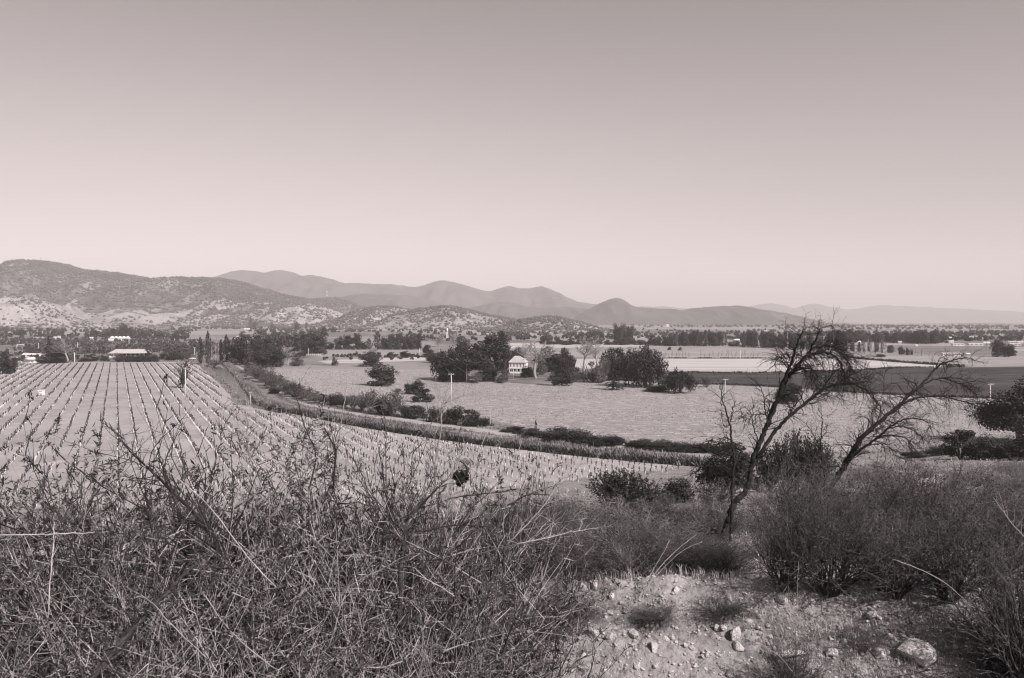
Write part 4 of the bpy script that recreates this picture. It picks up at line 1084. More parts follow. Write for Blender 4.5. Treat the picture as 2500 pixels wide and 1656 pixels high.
reeds('field_verge', [(2060, 873), (2180, 884), (2350, 896)], 3.0, 8, 1.4, M['leaf_mid'], 8, 0.1, 0.5, 8.0, 0.7)
reeds('field_verge', [(1560, 875), (1700, 875.5), (1860, 875.5), (2060, 875)], 2.0, 8, 0.8, M['leaf_mid'], 9, 0.1, 0.4, 8.0, 0.7)
# ------------------------------------------------------------------ poles
def pole(px, base, top, label, arm=1.6, m='concrete', r=0.13, group=None, Y=False):
    p = ground(px, base); h = at(px, top, p[1])[2] - p[2]
    t = tag(obj('utility_pole', None, None, p), label, 'pole', group)
    obj('shaft', MB().tube([(0, 0, -0.1), (0, 0, h * 0.5), (0, 0, h)], [r * 1.25, r, r * 0.75], 8).mesh('shaft', M[m], True), t)
    if arm:
        b = MB().box(-arm / 2, arm / 2, -0.17 - r, -0.03 - r, h - 0.28, h - 0.16)
        obj('crossarm', b.mesh('crossarm', M[m]), t)
        for x in (-0.45 * arm, 0.0, 0.45 * arm):
            obj('insulator', MB().tube([(x, -0.1 - r, h - 0.162), (x, -0.1 - r, h - 0.02), (x, -0.1 - r, h + 0.06)], [0.05, 0.07, 0.03], 6).mesh('insulator', M['steel'], True), t)
    return t
pole(1102, 990, 912, 'white utility pole with a crossarm in the pasture, left of the white house')
pole(1770, 996, 925, 'white utility pole with a crossarm in the pasture, just left of the leaning dead tree')
pole(2417, 1014, 936, 'white utility pole with a crossarm near the right edge')
pole(453, 976, 898, 'tall white pole in the vineyard beside the half bare tree', 0.8, r=0.17)
pole(612, 990, 957, 'short pale pole with a small forked top beside the canal', 0.7, r=0.08)
pole(182, 891, 861, 'white pole at the far edge of the vineyard', 0, r=0.22)
pole(190, 857, 836, 'pale pole far behind the vineyard, above the pole at its edge', 0, r=0.25)
pole(315, 844, 826, 'white pole at the right end of the long white wall', 0, r=0.3)
pole(94, 857, 838, 'faint thin pole right of the goal posts', 0, r=0.16)
pole(475, 877, 848, 'pale pole with a crossarm by the parked white car', 1.6, r=0.16)
pole(426, 833, 827, 'tiny pale post far behind the vineyard tree', 0, r=0.25)
pole(753, 870, 850, 'pale pole at the white railings by the eucalyptus wood', 0, r=0.16)
pole(1024, 866, 850, 'pale pole left of the grove in the far meadow', 0, r=0.16)
pole(1807, 877, 856, 'pale pole in the row of thin young trees along the pale field', 0, r=0.18)
pole(2192, 872, 857, 'pale pole on the upper field right of the dead tree top', 0, r=0.2)
pole(2354, 872, 857, 'pale pole right of the low white house', 0, r=0.2)
pole(1253, 925, 906, 'thin pale post in front of the white house', 0, r=0.07)

# fence posts between vineyard and canal
def canal_fence():
    L = world_line([(660, 1005), (850, 1038), (1100, 1076), (1300, 1100), (1500, 1122), (1720, 1141)], 40)
    d = np.r_[0, np.cumsum(np.linalg.norm(np.diff(L, axis=0), axis=1))]
    base = L[0]
    t = tag(obj('wire_fence', None, None, (base[0], base[1], 0)), 'thin post and wire fence between the vineyard and the canal reeds', 'fence')
    me = MB().tube([(0, 0, -0.1), (0.01, 0, 1.25)], [0.035, 0.03], 5).mesh('post', M['twig_pale'])
    pts = []
    for s in np.arange(1, d[-1], 2.6):
        x = np.interp(s, d, L[:, 0]) - base[0]; y = np.interp(s, d, L[:, 1]) - base[1]
        obj('post', me, t, (x, y, 0.03), 0, (1, 1, rnd.uniform(0.8, 1.15))); pts.append((x, y))
    for h in (0.5, 0.95):
        b = MB().tube([(x, y, h) for x, y in pts], [0.006] * len(pts), 3)
        obj('wire', b.mesh('wire', M['steel']), t)
canal_fence()

# ------------------------------------------------------------------ buildings and small things in the valley
def house():
    p = ground(1266, 911); D = p[1]; s = D / F
    W_ = 40 * s; H1 = 13.0 * s; H2 = 13.5 * s; RH = 15.5 * s; dp = W_ * 0.8
    t = tag(obj('white_house', None, None, p, radians(-14)), 'white two storey house with a hipped roof and arched upper windows among the trees', 'house')
    y0 = -dp / 2
    w = MB()
    # upper storey: arched openings left between piers; lower storey: porch openings between columns
    n = 5; bay = W_ / n; x0 = -W_ / 2; aw = bay * 0.40
    ze = H1; zt = H1 + H2
    for i in range(n + 1):
        xc = x0 + i * bay; a = max(xc - (bay - aw) / 2, x0); b = min(xc + (bay - aw) / 2, x0 + W_)
        w.box(a, b, y0, y0 + 0.3, ze + 0.35 * H2 * 0.4, zt - H2 * 0.16)
    w.box(x0, x0 + W_, y0, y0 + 0.3, ze, ze + 0.35 * H2 * 0.4)
    for i in range(n):   # round heads of the arches
        xc = x0 + (i + 0.5) * bay; pr = []
        pr.append((xc - aw / 2 - 0.001, zt - H2 * 0.16)); 
        for k in range(7):
            an = pi - pi * k / 6; pr.append((xc + cos(an) * aw / 2, zt - H2 * 0.30 + sin(an) * aw / 2 * 0.98))
        pr.append((xc + aw / 2 + 0.001, zt - H2 * 0.16))
        w.prism(pr[::-1], y0, y0 + 0.3)
    w.box(x0, x0 + W_, y0 - 0.02, y0 + 0.32, zt - H2 * 0.16, zt)
    w.box(x0, x0 + W_, y0 + 1.6, dp / 2, 0, zt - 0.05); 
    obj('wall', w.mesh('wall', M['white_paint']), t)
    for i in range(n):
        xc = x0 + (i + 0.5) * bay
        f = obj('window', MB().box(xc - aw / 2, xc + aw / 2, y0 + 0.34, y0 + 0.42, ze + 0.14 * H2, zt - H2 * 0.14).mesh('window', M['glass_dark']), t)
        b = MB()
        for xx in (xc - aw * 0.17, xc + aw * 0.17): b.box(xx - 0.05, xx + 0.05, y0 + 0.26, y0 + 0.33, ze + 0.15 * H2, zt - H2 * 0.16)
        b.box(xc - aw / 2, xc + aw / 2, y0 + 0.25, y0 + 0.325, ze + 0.52 * H2, ze + 0.56 * H2)
        obj('frame', b.mesh('frame', M['white_paint']), f)
    obj('floor_slab', MB().box(x0 - 0.3, x0 + W_ + 0.3, y0 - 0.25, y0 + 1.7, H1 - 0.28, H1 - 0.003).mesh('floor_slab', M['white_paint']), t)
    obj('plinth', MB().box(x0 - 0.5, x0 + W_ + 0.5, y0 - 0.4, y0 + 1.7, -0.5, 0.16).mesh('plinth', M['white_paint']), t)
    obj('balustrade', MB().box(x0 + bay * 0.2, x0 + W_, y0 - 0.2, y0 - 0.1, 0.17, H1 * 0.34).mesh('balustrade', M['white_paint']), t)
    for i in range(5):
        xc = x0 + 0.15 + (W_ - 0.3) * i / 4
        obj('column', MB().tube([(xc, y0, 0.161), (xc, y0, H1 - 0.285)], [0.19, 0.16], 8).mesh('column', M['white_paint'], True), t)
    for i in range(3):
        xc = x0 + W_ * (0.22 + 0.28 * i)
        obj('porch_window', MB().box(xc - 0.6, xc + 0.6, y0 + 1.54, y0 + 1.597, H1 * 0.2, H1 * 0.8).mesh('porch_window', M['glass_dark']), t)
    e = 0.45; X0 = x0 - e; X1 = x0 + W_ + e; Y0 = y0 - e; Y1 = dp / 2 + e; rl = W_ * 0.16
    xc = x0 + W_ * 0.42
    V = [(X0, Y0, zt + 0.004), (X1, Y0, zt + 0.004), (X1, Y1, zt + 0.004), (X0, Y1, zt + 0.004), (xc - rl, 0, zt + RH), (xc + rl, 0, zt + RH)]
    r = MB().add(V, [(0, 1, 5, 4), (1, 2, 5), (2, 3, 4, 5), (3, 0, 4), (3, 2, 1, 0)])
    ro = obj('roof', r.mesh('roof', M['roof_light']), t)
    b = MB()
    for k in range(1, 12):
        f = k / 12; z = zt + RH * f + 0.03; y = Y0 + (0 - Y0) * f
        xa = X0 + (xc - rl - X0) * f; xb = X1 + (xc + rl - X1) * f
        b.box(xa, xb, y - 0.04, y + 0.06, z - 0.06, z)
    obj('tile_course', tag_kind(b.mesh('tile_course', M['roof_light'])), ro)
    obj('chimney', MB().box(x0 + W_ * 0.86, x0 + W_ * 0.86 + 0.9, 0.2, 1.1, zt, zt + RH * 0.7).mesh('chimney', M['white_paint']), ro)
def tag_kind(m): return m
house()

def gable(name, px, base, wpx, wall_h, roof_h, label, cat='house', m='wall_pale', rm='roof_light', rz=0.0, deep=0.7, group=None, wins=3):
    p = ground(px, base); s = p[1] / F; w = wpx * s; h = wall_h * s; r = roof_h * s; d = max(w * deep, 2.5)
    t = tag(obj(name, None, None, p, rz), label, cat, group)
    obj('wall', MB().prism([(-w / 2, -0.3), (w / 2, -0.3), (w / 2, h), (-w / 2, h)], -d / 2, d / 2).mesh('wall', M[m]), t)
    e = 0.4
    rf = MB().add([(-w / 2 - e, -d / 2 - e, h + .01), (w / 2 + e, -d / 2 - e, h + .01), (w / 2 + e, d / 2 + e, h + .01), (-w / 2 - e, d / 2 + e, h + .01), (-w / 2 - e, 0, h + r), (w / 2 + e, 0, h + r)], [(0, 1, 5, 4), (2, 3, 4, 5), (1, 2, 5), (3, 0, 4), (3, 2, 1, 0)])
    obj('roof', rf.mesh('roof', M[rm]), t)
    for i in range(wins):
        x = -w / 2 + w * (i + 0.5) / wins; a = min(w / wins * 0.22, 0.9)
        obj('window', MB().box(x - a, x + a, -d / 2 - 0.05, -d / 2 - 0.002, h * 0.3, h * 0.78).mesh('window', M['glass_dark']), t)
    return t

def barn():
    p = ground(318, 872); s = p[1] / F
    w = 84 * s; h = 10.5 * s; r = 9 * s; d = 14.0
    t = tag(obj('open_barn', None, None, p, radians(6)), 'long open sided barn with a pale pitched roof behind the vineyard', 'barn')
    V = [(-w / 2, -d / 2, h), (w / 2, -d / 2, h), (w / 2, d / 2, h), (-w / 2, d / 2, h), (-w / 2 + w * 0.10, 0, h + r), (w / 2 - w * 0.05, 0, h + r)]
    V2 = [(x, y, z - 0.15) for x, y, z in V]
    rf = MB().add(V + V2, [(0, 1, 5, 4), (2, 3, 4, 5), (1, 2, 5), (3, 0, 4), (6, 10, 11, 7), (8, 11, 10, 9), (7, 11, 8), (9, 10, 6), (0, 6, 7, 1), (1, 7, 8, 2), (2, 8, 9, 3), (3, 9, 6, 0)])
    obj('roof', rf.mesh('roof', M['roof_light']), t)
    for i in range(9):
        x = -w / 2 + 0.4 + (w - 0.8) * i / 8
        for y in (-d / 2 + 0.4, d / 2 - 0.4):
            obj('post', MB().box(x - 0.12, x + 0.12, y - 0.12, y + 0.12, -0.3, h - 0.16).mesh('post', M['steel']), t)
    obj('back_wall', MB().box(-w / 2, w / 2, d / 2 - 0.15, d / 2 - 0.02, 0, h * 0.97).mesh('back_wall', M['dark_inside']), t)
    obj('low_wall', MB().box(-w / 2 + 1, w * 0.45, -d / 2 - 0.9, -d / 2 - 0.6, 0, h * 0.4).mesh('low_wall', M['wall_pale']), t)
barn()

gable('white_shed', 72, 871, 26, 5, 3, 'white shed behind the round white tank at the left', 'shed', 'white_paint', 'white_paint', 0.1, 0.5)
gable('white_shed', 90, 872, 18, 6, 2.5, 'small white shed right of the round white tank', 'shed', 'white_paint', 'white_paint', -0.2, 0.5, None, 2)
def tank():
    p = ground(74, 879); s = p[1] / F
    t = tag(obj('storage_tank', None, None, p), 'low round white tank in front of the white sheds', 'tank')
    r = 11.5 * s; h = 5.5 * s
    obj('shell', MB().tube([(0, 0, -0.1), (0, 0, h * 0.8), (0, 0, h), ], [r * 0.96, r, r * 0.93], 20).mesh('shell', M['white_paint'], True), t)
    obj('lid', MB().tube([(0, 0, h + 0.003), (0, 0, h + 0.6 * s * 3)], [r * 0.9, r * 0.2], 20).mesh('lid', M['white_paint'], True), t)
tank()
def clutter():
    for i, (x, b, w, h, l) in enumerate(((38, 876, 9, 4, 'white crate stack left of the round tank'), (48, 886, 10, 5, 'white heap below the round tank, leftmost'), (74, 887, 8, 4, 'white sacks in the middle below the round tank'), (84, 886, 8, 5, 'white sacks below the round tank, rightmost'))):
        p = ground(x, b); s = p[1] / F
        o = MB(); W_ = w * s; H = h * s
        for k in range(3): o.box(-W_ / 2 + k * W_ / 3 + 0.06, -W_ / 2 + (k + 1) * W_ / 3 - 0.06, -0.6, 0.6, 0, H * (0.55, 1, 0.7)[k])
        t = tag(obj('sack_pile', None, None, p, 0.3 * i), l, 'sacks')
        obj('sacks', o.mesh('sacks', M['white_plastic']), t)
clutter()
def goal():
    p = ground(50, 849); s = p[1] / F; w = 17 * s; h = 7.5 * s
    t = tag(obj('goal_posts', None, None, p), 'white football goal frame in the dark scrub at the left', 'goal')
    for x in (-w / 2, w / 2): obj('upright', MB().tube([(x, 0, 0), (x, 0, h)], [0.28, 0.28], 6).mesh('upright', M['white_paint']), t)
    obj('crossbar', MB().tube([(-w / 2, 0, h), (w / 2, 0, h)], [0.28, 0.28], 6).mesh('crossbar', M['white_paint']), t)
goal()
def long_wall():
    p = ground(290, 832); s = p[1] / F; w = 52 * s; h = 5.5 * s
    t = tag(obj('long_white_building', None, None, p), 'long low white walled building far behind the barn', 'building')
    obj('wall', MB().box(-w / 2, w / 2, 0, 6, -0.3, h).mesh('wall', M['white_paint']), t)
    for i in range(5):
        x = -w / 2 + w * (i + 0.7) / 5.4
        obj('gable_end', MB().prism([(x - 2, h + 0.002), (x + 2, h + 0.002), (x, h + 2.4)], 0.2, 5.8).mesh('gable_end', M['white_paint']), t)
    obj('roof', MB().box(-w / 2 - 0.3, w / 2 + 0.3, -0.3, 6.3, h + 0.004, h + 0.2).mesh('roof', M['wall_pale']), t)
long_wall()
gable('farm_house', 140, 828, 14, 4, 2, 'tiny white house with a bright wall behind the dark scrub at the left', 'house', 'white_paint', 'white_paint', 0.4)
gable('farm_house', 98, 826, 36, 2.2, 1, 'long faint white building below the left hill', 'house', 'white_paint', 'roof_light', 0, 0.2)
gable('farm_house', 40, 827, 10, 3, 1.6, 'tiny white house below the low left hill', 'house', 'white_paint', 'roof_light', 0.2)
gable('farm_house', 225, 828, 12, 3, 2, 'tiny house with a bright roof left of the long white building', 'house', 'wall_pale', 'white_paint', 0.3)
gable('farm_house', 582, 827, 10, 4, 2.5, 'tiny white house left of the top of the eucalyptus wood', 'house', 'white_paint', 'white_paint', 0.3)
gable('farm_house', 603, 805, 12, 2.2, 1.4, 'tiny white house at the foot of the hill above the strip field', 'house', 'white_paint', 'white_paint', 0)
gable('farm_house', 455, 846, 26, 3, 2, 'pale low building left of the poplars, half hidden', 'house', 'wall_pale', 'roof_grey', 0.1)
def vehicle(px, base, wpx, label, rz=0.0):
    p = ground(px, base); L = max(wpx * p[1] / F, 3.6); s = L / 4.4
    t = tag(obj('parked_car', None, None, p, rz, s), label, 'car')
    b = MB().prism([(-2.2, 0.35), (2.2, 0.35), (2.2, 0.85), (1.2, 0.95), (0.7, 1.45), (-1.3, 1.45), (-1.9, 0.95), (-2.2, 0.9)], -0.85, 0.85)
    obj('body', b.mesh('body', M['white_paint']), t)
    obj('window', MB().prism([(-1.55, 0.98), (0.95, 0.98), (0.6, 1.36), (-1.2, 1.36)], -0.86, 0.86).mesh('window', M['glass_dark']), t)
    for x in (-1.35, 1.35):
        for y in (-0.75, 0.75):
            obj('wheel', MB().prism([(x + 0.34 * cos(a * pi / 6), 0.34 + 0.34 * sin(a * pi / 6)) for a in range(12)], y - 0.12, y + 0.12).mesh('wheel', M['dark_inside']), t)
vehicle(471, 878, 10, 'white car parked at the foot of the pale pole left of the poplars', 0.3)
vehicle(402, 876, 9, 'pale car on the road at the far edge of the vineyard, left of the tree', 0.05)
def cabin():
    p = ground(101, 967); s = p[1] / F; w = 11.5 * s; h = 15 * s
    t = tag(obj('field_toilet', None, None, p, 0.12), 'white box cabin with dark vents standing in the vineyard', 'cabin')
    lg = MB()
    obj('body', MB().box(-w / 2, w / 2, -w / 2, w / 2, h * 0.12, h * 0.92).mesh('body', M['white_plastic']), t)
    obj('roof', MB().prism([(-w / 2 - 0.08, h * 0.923), (w / 2 + 0.08, h * 0.923), (w / 2, h), (-w / 2, h)], -w / 2 - 0.08, w / 2 + 0.08).mesh('roof', M['white_plastic']), t)
    obj('vent', MB().box(-w * 0.33, w * 0.33, -w / 2 - 0.03, -w / 2 - 0.002, h * 0.74, h * 0.80).mesh('vent', M['dark_inside']), t)
    obj('door', MB().box(-w * 0.08, w * 0.30, -w / 2 - 0.035, -w / 2 - 0.003, h * 0.13, h * 0.44).mesh('door', M['roof_grey']), t)
    for x in (-1, 1):
        for y in (-1, 1): obj('leg', MB().box(x * w * 0.4 - 0.07, x * w * 0.4 + 0.07, y * w * 0.4 - 0.07, y * w * 0.4 + 0.07, -0.1, h * 0.12).mesh('leg', M['white_plastic']), t)
cabin()
def water_tower():
    p = ground(1092, 832); s = p[1] / F; h = 31 * s; r = 2.2 * s
    t = tag(obj('water_tower', None, None, p), 'white water tower standing above the left end of the grove', 'tower')
    for a in range(4):
        c, q = cos(a * pi / 2 + .5) * r * 0.8, sin(a * pi / 2 + .5) * r * 0.8
        obj('leg', MB().tube([(c * 1.3, q * 1.3, 0), (c, q, h * 0.72)], [0.3, 0.25], 6).mesh('leg', M['white_paint']), t)
    obj('tank', MB().tube([(0, 0, h * 0.70), (0, 0, h * 0.72), (0, 0, h * 0.95), (0, 0, h)], [r * 0.7, r, r, r * 0.3], 14).mesh('tank', M['white_paint'], True), t)
water_tower()
def railings():
    p = ground(766, 870)
    t = tag(obj('white_railing', None, None, p), 'white railing beside the eucalyptus wood at the far meadow', 'railing')
    w = 34 * p[1] / F
    for i in range(8): obj('post', MB().box(-w / 2 + w * i / 7 - 0.12, -w / 2 + w * i / 7 + 0.12, -0.1, 0.1, 0, 1.7).mesh('post', M['white_paint']), t)
    obj('rail', MB().box(-w / 2, w / 2, -0.14, -0.103, 1.2, 1.55).mesh('rail', M['white_paint']), t)
railings()
def mast(px, D, base, top, label, wide):
    a = at(px, base, D); b = at(px, top, D); h = b[2] - a[2] + 6
    t = tag(obj('radio_mast', None, None, (a[0], D, a[2] - 6)), label, 'mast')
    n = 7
    for i in range(n):
        z0 = h * i / n; z1 = h * (i + 1) / n; w0 = wide * (1 - 0.6 * i / n); w1 = wide * (1 - 0.6 * (i + 1) / n); b_ = MB()
        for k in range(4):
            c0, s0 = cos(k * pi / 2 + .4), sin(k * pi / 2 + .4); c1, s1 = cos((k + 1) * pi / 2 + .4), sin((k + 1) * pi / 2 + .4)
            b_.tube([(c0 * w0, s0 * w0, z0), (c0 * w1, s0 * w1, z1)], [0.45, 0.45], 4); b_.tube([(c0 * w0, s0 * w0, z0), (c1 * w1, s1 * w1, z1)], [0.3, 0.3], 3)
        obj('lattice_section', b_.mesh('lattice_section', M['white_paint'] if i % 2 else M['steel']), t)
mast(100, 3280, 641, 629, 'small radio mast on the summit of the left hill', 4.0)
mast(798, 3600, 731, 707, 'radio mast on the hill left of the middle hills', 4.5)
def hilltop_hut():
    a = at(813, 731, 3600)
    t = tag(obj('hilltop_hut', None, None, (a[0], 3600, a[2] - 3)), 'tiny white hut on the hilltop right of the radio mast', 'hut')
    obj('wall', MB().box(-4.5, 4.5, -4, 4, -6, 10).mesh('wall', M['white_paint']), t)
    obj('roof', MB().prism([(-5.2, 10.02), (5.2, 10.02), (0, 14)], -4.6, 4.6).mesh('roof', M['white_paint']), t)
hilltop_hut()
# houses far off at the right
GH = 'far off white houses in the plain at the right'
for x, b, w, h, r, l in ((1502, 836, 14, 2.2, 2.4, 'pale shed roof at the end of the upper field, left one'), (1521, 836, 12, 2.4, 2.8, 'pale shed roof at the end of the upper field, right one'),
        (1802, 833, 18, 2.6, 2.6, 'white roofed building in a gap of the tree belt'), (1872, 812, 22, 2.4, 2.2, 'white building on the low rise, left one'), (1930, 812, 20, 2.4, 1.8, 'white building on the low rise behind the dead tree top'), (1944, 817, 16, 3.2, 2.0, 'second white building on the low rise behind the dead tree top'),
        (2060, 838, 30, 2.6, 3.0, 'wide pale roofed shed right of the dead tree top'), (2088, 838, 22, 3.0, 3.4, 'brighter roofed shed next to the wide pale shed'), (1995, 842, 12, 3, 3, 'small white house seen through the tree belt')):
    gable('far_building', x, b, w, h, r, l, 'building', 'white_paint', 'white_paint' if 'bright' in l or 'white roof' in l else 'roof_light', rnd.uniform(-.2, .2), 0.5)
for x, b, w, l in ((2266, 839, 12, 'small white house with a steep roof, leftmost in the far plain'), (2300, 828, 40, 'long white row of sheds far off in the plain'), (2370, 827, 50, 'longer white row of sheds far off in the plain'), (2318, 837, 18, 'white house left of the wide white sheds'), (2338, 844, 26, 'wide white shed, left of two in the far plain'), (2380, 843, 34, 'wide white shed, right of two in the far plain'), (2408, 840, 14, 'small white house at the end of the wide sheds'), (2470, 838, 16, 'white house above the far right trees'), (2478, 844, 24, 'white shed right of the far right trees'), (2237, 847, 4, 'tiny white hut alone in the green field'), (2196, 838, 8, 'tiny white house left of the houses in the far plain'), (1630, 798, 6, 'tiny white house at the foot of the cone shaped mountain'), (1585, 798, 5, 'tiny white speck of a house left below the long mountain'), (2490, 838, 18, 'white house cut by the right edge of the picture')):
    gable('far_house', x, b, w, 3.2, 2.2, l, 'house', 'white_paint', rnd.choice(['white_paint', 'roof_light']), rnd.uniform(-.25, .25), 0.4, GH)
gable('low_white_house', 2310, 869, 20, 5.5, 2.5, 'low white house beyond the dark field, left half', 'house', 'white_paint', 'roof_light', 0.05, 0.5)
gable('low_white_house', 2335, 869, 16, 5.5, 2.5, 'low white house beyond the dark field, right half', 'house', 'white_paint', 'roof_grey', -0.05, 0.5)
gable('low_white_house', 2362, 867, 8, 3, 2, 'tiny white hut right of the low white house', 'hut', 'white_paint', 'white_paint', 0, 0.5)
def boulder_log():
    p = ground(988, 958)
    t = tag(obj('white_boulder', MB().tube([(-1.0, 0, 0.25), (-0.3, 0.1, 0.55), (0.5, 0, 0.9), (0.9, 0, 1.0)], [0.3, 0.5, 0.45, 0.2], 7).mesh('white_boulder', M['white_paint'], True), None, p), 'small white boulder beside the upper dark bush in the pasture', 'boulder')
boulder_log()

# ------------------------------------------------------------------ woods too far to count
def wood(name, regions, m, seed, size=1.6):
    rs = np.random.RandomState(seed); C = []; N = []
    for (x0, x1, b0, b1, hmin, hmax, n) in regions:
        for k in range(n):
            px = rs.uniform(x0, x1); py = rs.uniform(b0, b1); g = flat(px, py, 0); h = rs.uniform(hmin, hmax); w = h * rs.uniform(0.7, 1.4)
            q = 26
            d = unit(rs, q); d[:, 2] = np.abs(d[:, 2])
            C.append(np.array([g[0], g[1], h * 0.25]) + d * rs.uniform(0.6, 1, (q, 1)) * [w / 2, w / 2, h * 0.75]); N.append(d + rs.normal(0, .5, (q, 3)))
    C = np.concatenate(C); N = np.concatenate(N)
    V, Fc = leaf_geo(C, N, size, rs, 0.8)
    tag(obj(name, mesh_np(name, V, Fc, m)), kind='stuff')
wood('far_wood', [(-150, 480, 803, 812, 3, 8, 260), (250, 460, 812, 830, 4, 9, 160), (-150, 250, 812, 826, 3, 6, 90), (440, 1000, 801, 805, 4, 9, 220), (620, 1020, 805, 812, 3, 6, 120), (600, 800, 808, 830, 3, 7, 90), (1000, 1500, 806, 834, 3, 8, 240), (1560, 2500, 797, 800, 5, 11, 300), (1900, 2560, 800, 806, 4, 8, 160), (1950, 2560, 812, 822, 3, 7, 300), (2100, 2560, 826, 834, 3, 6, 160), (1540, 1900, 806, 830, 2, 6, 130), (1700, 2000, 812, 822, 3, 6, 60)], M['leaf_mid'], 3, 1.7)
wood('scrub_wood', [(-150, 440, 828, 846, 2.2, 4.5, 420), (60, 480, 846, 866, 1.8, 4.0, 330), (-120, 60, 850, 884, 1.2, 3, 70), (60, 380, 868, 884, 0.8, 2, 60), (430, 560, 836, 868, 2, 5, 130), (780, 1040, 868, 880, 0.8, 2, 60)], M['leaf_scrub'], 4, 0.8)
# ------------------------------------------------------------------ thorn scrub on the near slope
def m_thorn(seed, n=30, leafy=True, m='twig_dark', leaf='leaf_grey', size=0.016, maxl=3, br=(1.5, 1.0, 0.6), leaf_p=0.55, r=0.011, tilt=1.1, rmin=0.0022):
    rng = random.Random(seed); rs = np.random.RandomState(seed); segs = []; lv = []
    P = dict(step=0.10, wob=0.15, grav=0.01, maxl=maxl, branch=br, ang=0.75, ratio=0.48, rmin=rmin, first=0.1, leaf_lvl=1, leaf_n=2, leaf_p=leaf_p)
    for k in range(n):
        a = rng.uniform(0, 2 * pi); t = rng.uniform(0.1, tilt)
        grow(rng, (cos(a) * 0.06, sin(a) * 0.06, -0.02), norm((cos(a) * t, sin(a) * t, 1)), rng.uniform(0.7, 1.05), r, 0, segs, lv, P)
    A = np.array([s[1] for s in segs]); sc = np.array([1 / (np.percentile(np.abs(A[:, :2]), 96) * 2)] * 2 + [1 / np.percentile(A[:, 2], 99)])
    big = [s for s in segs if s[2] > r * 0.5]; small = [s for s in segs if s[2] <= r * 0.5]
    V, Fc = seg_geo(big, 4); V2, F2 = seg_geo(small, 3)
    out = [('stems', mesh_np('stems', V * sc, Fc, M['bark'])), ('twigs', mesh_np('twigs', V2 * sc, F2, M[m]))]
    if lv:
        C = np.array([l[0] for l in lv]); D_ = np.array([l[1] for l in lv])
        Vl, Fl = leaf_geo((C + rs.normal(0, 0.010, C.shape)) * sc, unit(rs, len(C)) + [0, 0, 0.3], size, rs, 0.5, D_ + rs.normal(0, .8, D_.shape))
        out.append(('foliage', mesh_np('foliage', Vl, Fl, M[leaf])))
    return out
M['leaf_thorn'] = mat('leaf_thorn', 0.065, 0.45, 5.0, 0.6, 0.2, objvar=0.25)
M['twig_thorn'] = mat('twig_thorn', 0.095, 0.8, 6.0, 0.8, 0.15, objvar=0.25)
MODELS['thorn'] = [m_thorn(s, 40, leaf='leaf_thorn', size=0.010, leaf_p=0.16, rmin=0.0024, br=(1.9, 1.2, 0.6), m='twig_thorn') for s in (201, 202, 203, 204)]
MODELS['slopebrush'] = [m_thorn(s, 24, maxl=2, br=(1.5, 1.0), leaf='leaf_grey', size=0.016, leaf_p=0.5, r=0.010, m='twig') for s in (211, 212, 213)]
NAMES['thorn'] = 'thorn_bush'; NAMES['slopebrush'] = 'slope_bush'
rt = random.Random(31)
def thorn(px, base, wpx, hpx, label, group=None, kind='thorn', var=None):
    p = ground(px, base); s = p[1] / F
    return plant(kind, (p[0], p[1], float(terr(p[0], p[1])) - 0.03), wpx * s, hpx * s, label, 'bush', group, var)
GT = 'bare thorn bushes of the thicket below the dead trees'
for x, b, w, h, l in ((1915, 1424, 225, 225, 'dark bare thorn bush at the left end of the thicket below the dead trees'), (2025, 1430, 300, 290, 'dark bare thorn bush in the middle of the thicket, with stems fanning from the berm'),
                      (2180, 1440, 280, 225, 'dark bare thorn bush right of the middle of the thicket'), (2315, 1440, 300, 270, 'dark bare thorn bush at the right end of the thicket'), (1960, 1360, 260, 255, 'grey thorn bush behind the dark left bush of the thicket'),
                      (2140, 1350, 300, 200, 'grey thorn bush behind the middle of the thicket'), (2290, 1345, 300, 225, 'grey thorn bush behind the right end of the thicket'), (2440, 1400, 300, 240, 'thorn bush at the right edge behind the nearest right bush')):
    thorn(x, b, w, h, l)
